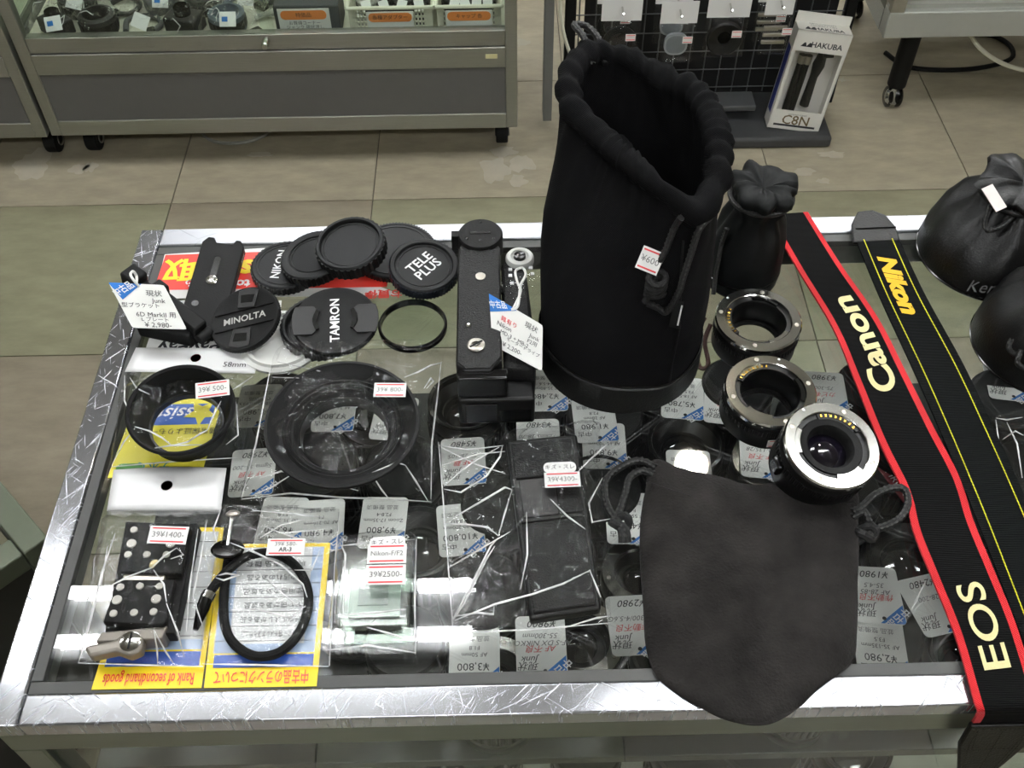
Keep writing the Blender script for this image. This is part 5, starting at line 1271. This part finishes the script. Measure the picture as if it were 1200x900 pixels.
# ================================================================== suede pouch lying flat
sp_px = [(763, 540), (795, 546), (830, 556), (865, 564), (905, 569), (955, 571), (1003, 571), (1006, 620), (1006, 680), (1005, 735), (1002, 770), (985, 788), (958, 808), (935, 830), (905, 847), (875, 849), (845, 842), (815, 826), (790, 810), (768, 790), (757, 755), (754, 710), (750, 650), (751, 605), (757, 570)]
ring = spline([P(u, v, z0 + .003) for u, v in sp_px], 6, True); c = P(880, 690, z0)
sp = thing('suede_pouch', 'flat charcoal suede drawstring pouch overlapping the front rail', 'pouch', c)
mb = MB(); NS = len(ring); lv = [1.0, .985, .96, .92, .86, .78, .68, .57, .45, .33, .21, .1]
def spz(p, s):
    h = .002 + .011 * (1 - s ** 3.5) ** .6
    h += .0038 * noise.noise(Vector((p.x * 28, p.y * 28, 1))) + .0012 * noise.noise(p * 70)
    if p.y > P(880, 600).y: h += .0016 * math.sin(p.x * 170 + 3 * noise.noise(p * 20)) * min(1, (p.y - P(880, 600).y) / .02)
    return z0 + max(.0015 + .0015 * (1 - s), h)
vs = []
for s in lv:
    for q in ring:
        p = Vector((c.x, c.y, 0)).lerp(Vector((q.x, q.y, 0)), s); p.z = spz(p, s); vs.append(p)
fs = []
for j in range(len(lv) - 1):
    for i in range(NS): fs.append((j * NS + i, j * NS + (i + 1) % NS, (j + 1) * NS + (i + 1) % NS, (j + 1) * NS + i))
fs.append(tuple((len(lv) - 1) * NS + i for i in range(NS)))
o_ = len(vs); vs += [Vector((q.x, q.y, z0 + .003 if q.y < CY0 + .035 else z0 + .0004)) for q in ring]
for i in range(NS): fs.append((i, o_ + i, o_ + (i + 1) % NS, (i + 1) % NS))
fs.append(tuple(o_ + i for i in range(NS))[::-1])
mb.add(vs, fs).build('body', M_suede, sp, ang=80)
def on_top(u, v, lift=.0004):
    p = P(u, v, z0 + .012); 
    return Vector((p.x, p.y, spz(p, .6) + lift))
for L_ in (((758, 563), (780, 572), (810, 580)), ((960, 592), (980, 591), (1000, 590))):
    MB().tube(spline([on_top(u, v) for u, v in L_], 6), .0004, 5).build('channel_seam', mat('dark_thread', '#141312', .8), sp)
zc_ = z0 + .004
braid('drawcord', [P(768, 548, zc_ + .003), P(750, 540, zc_), P(728, 547, zc_), P(711, 562, zc_), P(709, 582, zc_), P(714, 598, zc_), P(722, 610, zc_ + .001), P(728, 622, zc_ + .003), P(729, 636, zc_)], .0027, sp)
braid('drawcord', [P(766, 556, zc_ + .002), P(752, 552, zc_), P(738, 560, zc_), P(733, 578, zc_ + .001), P(727, 596, zc_ + .001), P(722, 610, zc_ + .002), P(733, 620, zc_ + .004), P(736, 636, zc_)], .0027, sp)
braid('drawcord', [P(998, 600, zc_ + .003), P(1010, 594, zc_), P(1025, 580, zc_), P(1045, 572, zc_), P(1060, 574, zc_), P(1064, 590, zc_), P(1056, 606, zc_), P(1040, 616, zc_), P(1020, 622, zc_), P(1004, 628, zc_)], .0027, sp)
braid('drawcord', [P(998, 606, zc_ + .002), P(1012, 600, zc_), P(1018, 612, zc_), P(1022, 624, zc_ + .001), P(1010, 632, zc_), P(1003, 636, zc_)], .0027, sp)
for u, v in ((727, 612), (1016, 624)):
    kp = P(u, v, zc_ + .002); MB().tube([kp + Vector((math.cos(a) * .006, math.sin(a) * .0045, .0028 * math.sin(2 * a))) for a in [k_ * PI / 7 for k_ in range(14)]], .0032, 8, True).build('cord_knot', M_cord, sp)

# ================================================================== packets
def film_on(t, u, v, lift=.0006):
    f = [c_ for c_ in t.children if c_.name.startswith('film_front')][0]
    best = None
    for q in f.data.vertices:
        p = q.co + t.location; e = (proj(p) - Vector((u, v))).length
        if best is None or e < best[0]: best = (e, p)
    d = P(u, v, 0) - CAM; p = CAM + d * ((best[1].z + lift - CAM.z) / d.z)
    return p
def crease_glints(t, lines, r=.0007):
    """thin pale ridges along film folds, painted as lamp highlights"""
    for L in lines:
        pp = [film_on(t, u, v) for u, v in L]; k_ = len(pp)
        MB().tube(pp, [r * (.35 if i in (0, k_ - 1) else 1) for i in range(k_)], 6).build('fold_glint', M_fold_glint, t)
B0 = TZ + .0022
def px4(*q, z=B0): return [P(u, v, z) for u, v in q]
def header(t, px, words=None, wpos=None, wsz=.006, z=B0, hole=None, holemat=None, cup=.004):
    A_, B_, C_, D_ = [P(u, v, z) for u, v in px]
    def fn(u, v, dz=0):
        p = A_.lerp(B_, u).lerp(D_.lerp(C_, u), v); return p + Vector((0, 0, .0012 + cup * math.sin(PI * u) * (1 - v) * .6 + dz))
    mb = MB(); mb.grid(lambda u, v: fn(u, v, .0005), 12, 6)
    hd = mb.build('header_card', mat('header_white', '#e3e3e3', .3, var=.02), t, fix=False)
    sm = hd.modifiers.new('thickness', 'SOLIDIFY'); sm.thickness = .0005; sm.offset = 1
    if hole:
        hp = fn(hole[0], hole[1], .0008); MB().lathe([(0, 0), (.0042, 0)], hp, UP, 20).build('punch_hole', holemat or M_inkg, hd, fix=False)
    if words: text(hd, words, wsz, fn(wpos[0], wpos[1], .0009), (B_ - A_), UP, M_ink)
    return hd
# ringed hood, 58 mm
t = film_bag('hood_packet', 'clear packet with white header marked 58mm holding a small rubber hood', 'packet', px4((148, 436), (299, 438), (284, 540), (131, 548)), .03, 3, .006, 44, dome=5, prof=lambda u, v: .033 * (1 - max(abs(2 * u - 1), abs(2 * v - 1)) ** 6) * min(1, v / .45) ** 1.2)
header(t, ((160, 409), (306, 411), (299, 439), (147, 437)), '58mm', (.83, .68), .0075, hole=(.51, .42), holemat=mat('red_hole', '#a8322c', .6), cup=.001)
so = P(249, 456, B0 + .04); sticker(t, so, (1, .12, 0), (.0, -.35, 1), .025, .0125, '39¥ 500-')
crease_glints(t, [[(158, 500), (175, 505), (190, 513), (201, 522)], [(201, 522), (220, 518), (235, 508), (243, 504)], [(243, 504), (250, 487), (259, 470)], [(170, 527), (200, 522), (245, 521)], [(131, 545), (145, 518), (158, 502)], [(146, 440), (146, 470), (150, 480)], [(268, 450), (277, 475), (279, 510), (265, 521)], [(131, 547), (200, 541), (283, 536)], [(152, 442), (160, 455), (175, 462)], [(296, 441), (280, 452), (270, 458)]])
ho = P(222, 505, B0 + .001); n_ = nrm(.06, -.12); hd_ = thing('rubber_lens_hood', 'small black flared rubber lens hood inside the 58mm packet', 'lens hood', ho)
MB().lathe([(.0275, 0), (.030, 0), (.0305, .006), (.0385, .024), (.040, .027), (.0385, .0285), (.0365, .0275), (.029, .008), (.0278, .006)], ho + Vector((0, 0, .004)), n_, 56, closed=True).build('cone', M_rubber, hd_)
MB().lathe([(.0262, 0), (.0282, 0), (.0282, .006), (.0262, .006)], ho + Vector((0, 0, .004)), n_, 48, closed=True).build('thread_ring', M_black, hd_)
# big hood
big = px4((319, 422), (521, 419), (506, 589), (281, 587))
t = film_bag('hood_packet', 'large clear packet holding the big collapsible rubber hood', 'packet', big, .028, 11, .006, 60, prof=lambda u, v: .029 * (1 - max(abs(2 * u - 1), abs(2 * v - .88) / 1.12) ** 6))
so = P(457, 457, B0 + .035); sticker(t, so, (1, -.03, 0), (0, -.1, 1), .024, .0125, '39¥ 800-')
crease_glints(t, [[(305, 560), (330, 552), (370, 560), (395, 563), (435, 555), (465, 542), (475, 545)], [(475, 545), (488, 565), (502, 588)], [(297, 580), (320, 570), (345, 554)], [(320, 442), (350, 443)], [(325, 424), (375, 435)], [(474, 442), (490, 436), (505, 428), (518, 425)], [(497, 455), (505, 443), (508, 447), (500, 455)], [(283, 585), (340, 578), (400, 583), (460, 585), (505, 588)], [(517, 424), (512, 470), (506, 520), (505, 585)], [(283, 584), (300, 520), (318, 425)], [(435, 555), (448, 575), (456, 585)], [(355, 565), (385, 566), (420, 575)]])
ho = P(406, 521, B0 + .001); n_ = nrm(.03, -.05); hd_ = thing('rubber_lens_hood', 'wide collapsible black rubber hood with stepped concentric rings in a clear packet', 'lens hood', ho)
oo = ho + Vector((0, 0, .004))
MB().lathe([(0.0338, 0), (0.0369, 0), (0.0387, .006), (0.0423, .008), (0.0468, .015), (0.0554, .021), (0.0571, .024), (0.0567, .026), (0.0544, .0265), (0.0522, .0235), (0.0450, .018), (0.0432, .0195), (0.0418, .0175), (0.0401, .0185), (0.0387, .016), (0.0369, .0165), (0.0355, .013), (0.0340, .012)], oo, n_, 72, closed=True).build('rubber_skirt', mat('grey_black_rubber', '#121212', .6, spec=.25, var=.08), hd_)
MB().lathe([(0.0319, .001), (0.0347, .001), (0.0351, .010), (0.0328, .011)], oo, n_, 60, closed=True).build('thread_ring', M_black, hd_)
# clamp plate
t = film_bag('clamp_packet', 'clear packet with blank white header holding a quick-release clamp', 'packet', px4((128, 600), (258, 600), (238, 782), (92, 778)), .03, 21, .006, 52, prof=lambda u, v: .03 * (1 - max(abs(2 * u - 1), abs(2 * v - 1)) ** 6) * min(1, .1 + v / .22))
header(t, ((134, 552), (266, 550), (259, 601), (126, 600)), hole=(.5, .43))
mb = MB(); A_, B_ = P(127, 601, B0 + .004), P(258, 601, B0 + .004)
for i in range(60): mb.box(A_.lerp(B_, i / 60) + Vector((0, 0, .001)), (.0006, .0035, .0004))
mb.build('crimp_edge', M_inkg, t)
cz = B0 + .0015; cl = thing('tripod_clamp', 'dark dotted quick-release clamp with grey metal lever in a clear packet', 'clamp', P(168, 700, cz))
def slab(px, za, zb, m, nm, bev=.0008, par=None):
    pts = [P(u, v, zb) for u, v in px]; c_ = pts[0]
    return MB().prism([((q - c_).x, (q - c_).y) for q in pts][::-1], za - zb, 0, c_).build(nm, m, par or cl, bevel=bev)
M_taupe = mat('taupe_metal', '#847e76', .45, .4, var=.06)
slab(((146, 618), (232, 612), (204, 742), (122, 744)), cz, cz + .012, M_blackm, 'base')
slab(((147, 611), (218, 613), (223, 616), (212, 672), (140, 670)), cz + .0121, cz + .018, M_blackm, 'upper_plate')
slab(((138, 679), (205, 679), (194, 729), (190, 732), (120, 729)), cz + .0121, cz + .018, M_blackm, 'lower_plate')
slab(((146, 661), (196, 660), (192, 682), (143, 681)), cz + .0121, cz + .015, M_alu, 'slot_frame')
dz_ = cz + .0182
for (u, v, r_) in ((157, 621, .0026), (180, 621, .0026), (203, 621, .0026), (154, 637, .0034), (200, 637, .0034), (150, 650, .0026), (172, 650, .0026), (195, 650, .0026), (141, 688, .0026), (164, 687, .0026), (187, 687, .0026), (137, 703, .0034), (183, 702, .0034), (133, 719, .0026), (157, 718, .0026), (180, 717, .0026)):
    MB().lathe([(r_, 0), (r_ * .9, .0008), (0, .001)], P(u, v, dz_), UP, 14).build('grip_dot', mat('grey_dot', '#b9b6ae', .6), cl)
slab(((118, 741), (196, 733), (190, 748), (112, 752)), cz, cz + .014, M_taupe, 'metal_end')
lev = slab(((98, 757), (135, 749), (148, 737), (160, 738), (168, 748), (165, 762), (150, 768), (136, 762), (104, 769)), cz + .006, cz + .016, M_taupe, 'lever', .002)
sc = P(153, 752, cz + .0162); MB().lathe([(.0068, 0), (.0068, .001), (.006, .0014), (0, .0014)], sc, UP, 28).build('lever_screw', M_chrome, lev)
MB().box(sc + Vector((0, 0, .0016)), (.0012, .0115, .0006)).build('screw_slot', M_blackm, lev)
sp_ = P(183, 663, cz + .017); MB().lathe([(.0045, -.006), (.0045, 0), (.003, .001), (0, .001)], sp_, nrm(.3, -.2), 16).build('brass_pin', mat('pale_brass', '#c9b98e', .3, .8), cl)
so = P(197, 627, B0 + .036); sticker(t, so, (1, -.06, 0), (.0, -.15, 1), .026, .0125, '39¥1400-')
crease_glints(t, [[(132, 685), (150, 676), (178, 665)], [(178, 665), (192, 652), (207, 642)], [(207, 642), (215, 650), (200, 655)], [(180, 668), (192, 685), (195, 705)], [(195, 707), (208, 740), (216, 770)], [(180, 738), (195, 765), (203, 777)], [(180, 738), (184, 760), (185, 779)], [(135, 625), (120, 670), (105, 730), (92, 776)], [(242, 610), (236, 650), (226, 700), (238, 735)], [(92, 777), (160, 779), (238, 781)], [(232, 620), (222, 690), (218, 740)], [(126, 640), (118, 690)]])
# cable release
t = film_bag('cable_packet', 'clear packet holding a looped black cable release', 'packet', px4((262, 592), (398, 597), (386, 782), (232, 776)), .012, 41, .006, 52, dome=6)
so = P(335, 641, B0 + .02); sticker(t, so, (1, -.02, 0), (0, -.1, 1), .0255, .0125, '39¥ 580-', 'AR-3')
crease_glints(t, [[(270, 636), (300, 648), (330, 662), (355, 685), (360, 700)], [(296, 598), (340, 602), (382, 607)], [(305, 630), (330, 615), (355, 609)], [(330, 625), (360, 622), (382, 620)], [(310, 617), (345, 630), (375, 637)], [(305, 672), (330, 695), (350, 711)], [(270, 715), (300, 714), (340, 724), (358, 710)], [(253, 675), (265, 672), (280, 674), (262, 680), (253, 677)], [(260, 594), (250, 620), (255, 640)], [(238, 778), (300, 779), (385, 781)], [(375, 645), (365, 668), (345, 668)], [(397, 600), (390, 700), (386, 780)]])
cr = thing('cable_release', 'black cable release looped in a clear packet', 'cable release', P(300, 700, B0)); kz = B0 + .004
loop = [(268, 652), (264, 680), (262, 712), (265, 738), (277, 757), (300, 769), (328, 764), (350, 742), (361, 712), (359, 685), (344, 661), (318, 648), (290, 652), (272, 664), (258, 678), (246, 694)]
MB().tube(spline([P(u, v, kz + (.004 if i > 11 else 0)) for i, (u, v) in enumerate(loop)], 8), .0032, 10).build('cable', M_rubber, cr)
MB().tube([P(243, 697, kz + .005), P(238, 712, kz + .004), P(229, 738, kz + .002)], [.0042, .0046, .0018], 12).build('threaded_tip', M_blackg, cr)
MB().tube([P(246, 694, kz + .005), P(242, 702, kz + .0045)], .0046, 12).build('tip_collar', M_chrome, cr)
MB().lathe([(.011, 0), (.0115, .0012), (.0105, .0024), (.004, .003), (0, .003)], P(267, 645, kz + .006), nrm(.1, .5), 24).build('finger_flange', M_blackg, cr)
MB().tube([P(269, 655, kz + .004), P(267, 640, kz + .007)], .0042, 12).build('plunger_barrel', M_black, cr)
MB().tube([P(267, 640, kz + .008), P(272, 608, kz + .010)], .0014, 8).build('plunger_rod', M_chrome, cr)
MB().lathe([(.0045, 0), (.005, .001), (.003, .0025), (0, .0025)], P(273, 603, kz + .010), nrm(0, .8), 16).build('plunger_button', M_alu, cr)
# small clear box
t = film_bag('box_packet', 'clear packet wrapped around a small transparent case', 'packet', px4((396, 632), (489, 629), (488, 768), (381, 764)), .024, 51, .005, 44, dome=6)
z1 = B0 + .001
bxp = ((401, 652), (474, 650), (477, 722), (399, 726)); bq = [P(u, v, z1 + .018) for u, v in bxp]; cb_ = sum(bq, Vector()) / 4; cb_.z = z1
bo = thing('focusing_screen_case', 'small transparent case with a pale green sheet inside a clear packet', 'case', cb_)
bx0, bx1, by0, by1 = min(q.x for q in bq), max(q.x for q in bq), min(q.y for q in bq), max(q.y for q in bq)
M_clearp = pane('clear_plastic', (.92, .96, .93), 1.5, .06, 1.2, haze=.05)
MB().span((bx0, by0, z1), (bx1, by1, z1 + .007)).build('case_bottom', M_clearp, bo, bevel=.0015)
MB().span((bx0 - .001, by0 - .001, z1 + .0072), (bx1 + .001, by1 + .001, z1 + .018)).build('case_lid', M_clearp, bo, bevel=.002)
MB().span((bx0 + .006, by0 + .006, z1 + .008), (bx1 - .006, by1 - .006, z1 + .0095)).build('screen_sheet', mat('pale_green_sheet', '#a9bcb0', .3, var=.05), bo)
MB().span((bx0 + .012, by0 + .014, z1 + .0098), (bx1 - .014, by1 - .014, z1 + .0104)).build('screen_frame', mat('grey_green_frame', '#8c9a92', .35), bo)
so = P(453, 655, B0 + .03); sticker(t, so + Vector((0, .004, 0)), (1, .0, 0), (0, -.1, 1), .026, .014, 'Nikon-F/F2'); sticker(t, so + Vector((0, -.0112, -.001)), (1, 0, 0), (0, -.1, 1), .026, .014, '39¥2500-')
nt_ = P(454, 636, B0 + .030); st = MB().prism(rrect(.024, .009, .004, 5), 0, .0004, nt_, (1, .05, 0), (0, -.1, 1)).build('note_label', M_white, t); text(st, 'キズ・スレ', .0044, nt_ + Vector((0, 0, .0004)), (1, .05, 0), (0, -.1, 1), M_ink)
crease_glints(t, [[(396, 640), (430, 636), (486, 632)], [(396, 721), (440, 718), (475, 714)], [(400, 728), (406, 745), (402, 752)], [(420, 660), (430, 655), (435, 662), (424, 664)], [(383, 762), (430, 756), (487, 765)], [(398, 635), (405, 650), (402, 720)], [(488, 632), (486, 700), (487, 765)], [(430, 735), (455, 742), (480, 750)]])
# leather flap case in the long pouch
t = film_bag('case_packet', 'long clear packet holding the black leather flap case', 'packet', px4((514, 517), (702, 500), (716, 733), (531, 744)), .016, 61, .009, 64, prof=lambda u, v: .006 + .012 * (1 / (1 + math.exp(-(u - .4) * 22))) * (1 - max(abs(2 * u - 1), abs(2 * v - 1)) ** 8))
lc_ = thing('flap_case', 'slim black grained leather flap case inside a long clear packet', 'case', P(650, 615, B0)); cl = lc_
q = ((593, 516), (676, 508), (705, 713), (621, 726)); z2 = B0 + .001
at2 = lambda a, b, z: (lambda A_, B_, C_, D_: A_.lerp(B_, a).lerp(D_.lerp(C_, a), b))(*[P(u, v, z) for u, v in q])
def lslab(a0_, b0_, a1_, b1_, za, zb, m, nm, bev=.0012):
    pts = [at2(a, b, zb) for a, b in ((a0_, b0_), (a1_, b0_), (a1_, b1_), (a0_, b1_))]; c_ = pts[0]
    return MB().prism([((p - c_).x, (p - c_).y) for p in pts][::-1], za - zb, 0, c_).build(nm, m, lc_, bevel=bev)
lslab(0, 0, 1, 1, z2, z2 + .009, M_leather, 'body', .002)
lslab(.06, .02, .92, .24, z2 + .0091, z2 + .0108, M_leatherette, 'upper_leather')
lslab(.06, .5, .94, .97, z2 + .0091, z2 + .0112, M_leatherette, 'lower_leather')
lslab(.1, .25, .6, .47, z2 + .0091, z2 + .0106, mat('smooth_panel', '#202020', .5), 'flap_window')
lslab(.62, .25, .94, .47, z2 + .0091, z2 + .0104, M_leatherette, 'side_leather')
lslab(.06, .475, .94, .495, z2 + .0091, z2 + .0122, M_black, 'closure_bar', .0006)
so = P(659, 562, B0 + .020); sticker(t, so, (1, .02, 0), (0, -.05, 1), .0255, .0125, '39¥4300-')
nt_ = P(656, 548, B0 + .0205); st = MB().prism(rrect(.0235, .009, .004, 5), 0, .0004, nt_, (1, .02, 0), (0, -.05, 1)).build('note_label', M_white, t); text(st, 'キズ・スレ', .0044, nt_ + Vector((0, 0, .0004)), (1, .02, 0), (0, -.05, 1), M_ink)
crease_glints(t, [[(515, 522), (550, 527), (590, 522)], [(518, 545), (560, 532), (592, 529)], [(517, 524), (560, 545), (592, 555)], [(520, 570), (540, 552), (560, 538), (585, 524)], [(520, 573), (540, 577), (570, 558), (586, 535), (589, 522)], [(520, 613), (560, 590), (592, 571), (600, 574)], [(600, 574), (592, 600), (584, 628)], [(520, 613), (550, 615), (572, 618), (584, 628)], [(526, 665), (560, 645), (598, 623)], [(531, 725), (550, 690), (575, 640), (584, 630)], [(531, 727), (545, 705), (570, 655), (580, 640)], [(533, 727), (580, 708), (625, 696), (660, 684), (692, 668)], [(610, 690), (618, 650), (617, 600)], [(535, 722), (560, 718), (578, 720), (579, 710)], [(691, 668), (700, 690), (704, 700)], [(645, 585), (665, 605), (686, 620)], [(696, 530), (710, 522), (690, 540), (678, 552)], [(706, 560), (690, 590), (694, 612), (715, 608)], [(531, 742), (620, 738), (715, 730)], [(514, 518), (522, 620), (531, 742)], [(660, 736), (700, 724), (714, 722)]])
# empty clear packet at the right
rp = film_bag('clear_packet', 'clear plastic packet lying at the counter right of the yellow-stitched strap', 'packet', px4((1166, 489), (1290, 480), (1330, 640), (1210, 605)), .02, 71, .006, 30)
crease_glints(rp, [[(1167, 490), (1180, 492), (1198, 489)], [(1167, 492), (1172, 530), (1185, 570), (1200, 600)], [(1180, 495), (1192, 520), (1198, 560)], [(1175, 515), (1190, 505), (1199, 510)]])

# ================================================================== lenses on the lower shelf, seen through the front glass
for i, (u, s) in enumerate(((345, .9), (478, 1), (563, 1.05), (690, .9), (815, 1.1), (892, 1.1), (1010, 1))):
    h = .08 + .008 * (i % 3)
    lens((P(u, 890, .6).x, CY0 + .083, .512), (2, 1, 1, 2, 2, 2, 0)[i], s, h, i, ('capped' if i in (0, 3, 4, 5) else 'open') + ' black lens on the pale lower shelf of the counter')
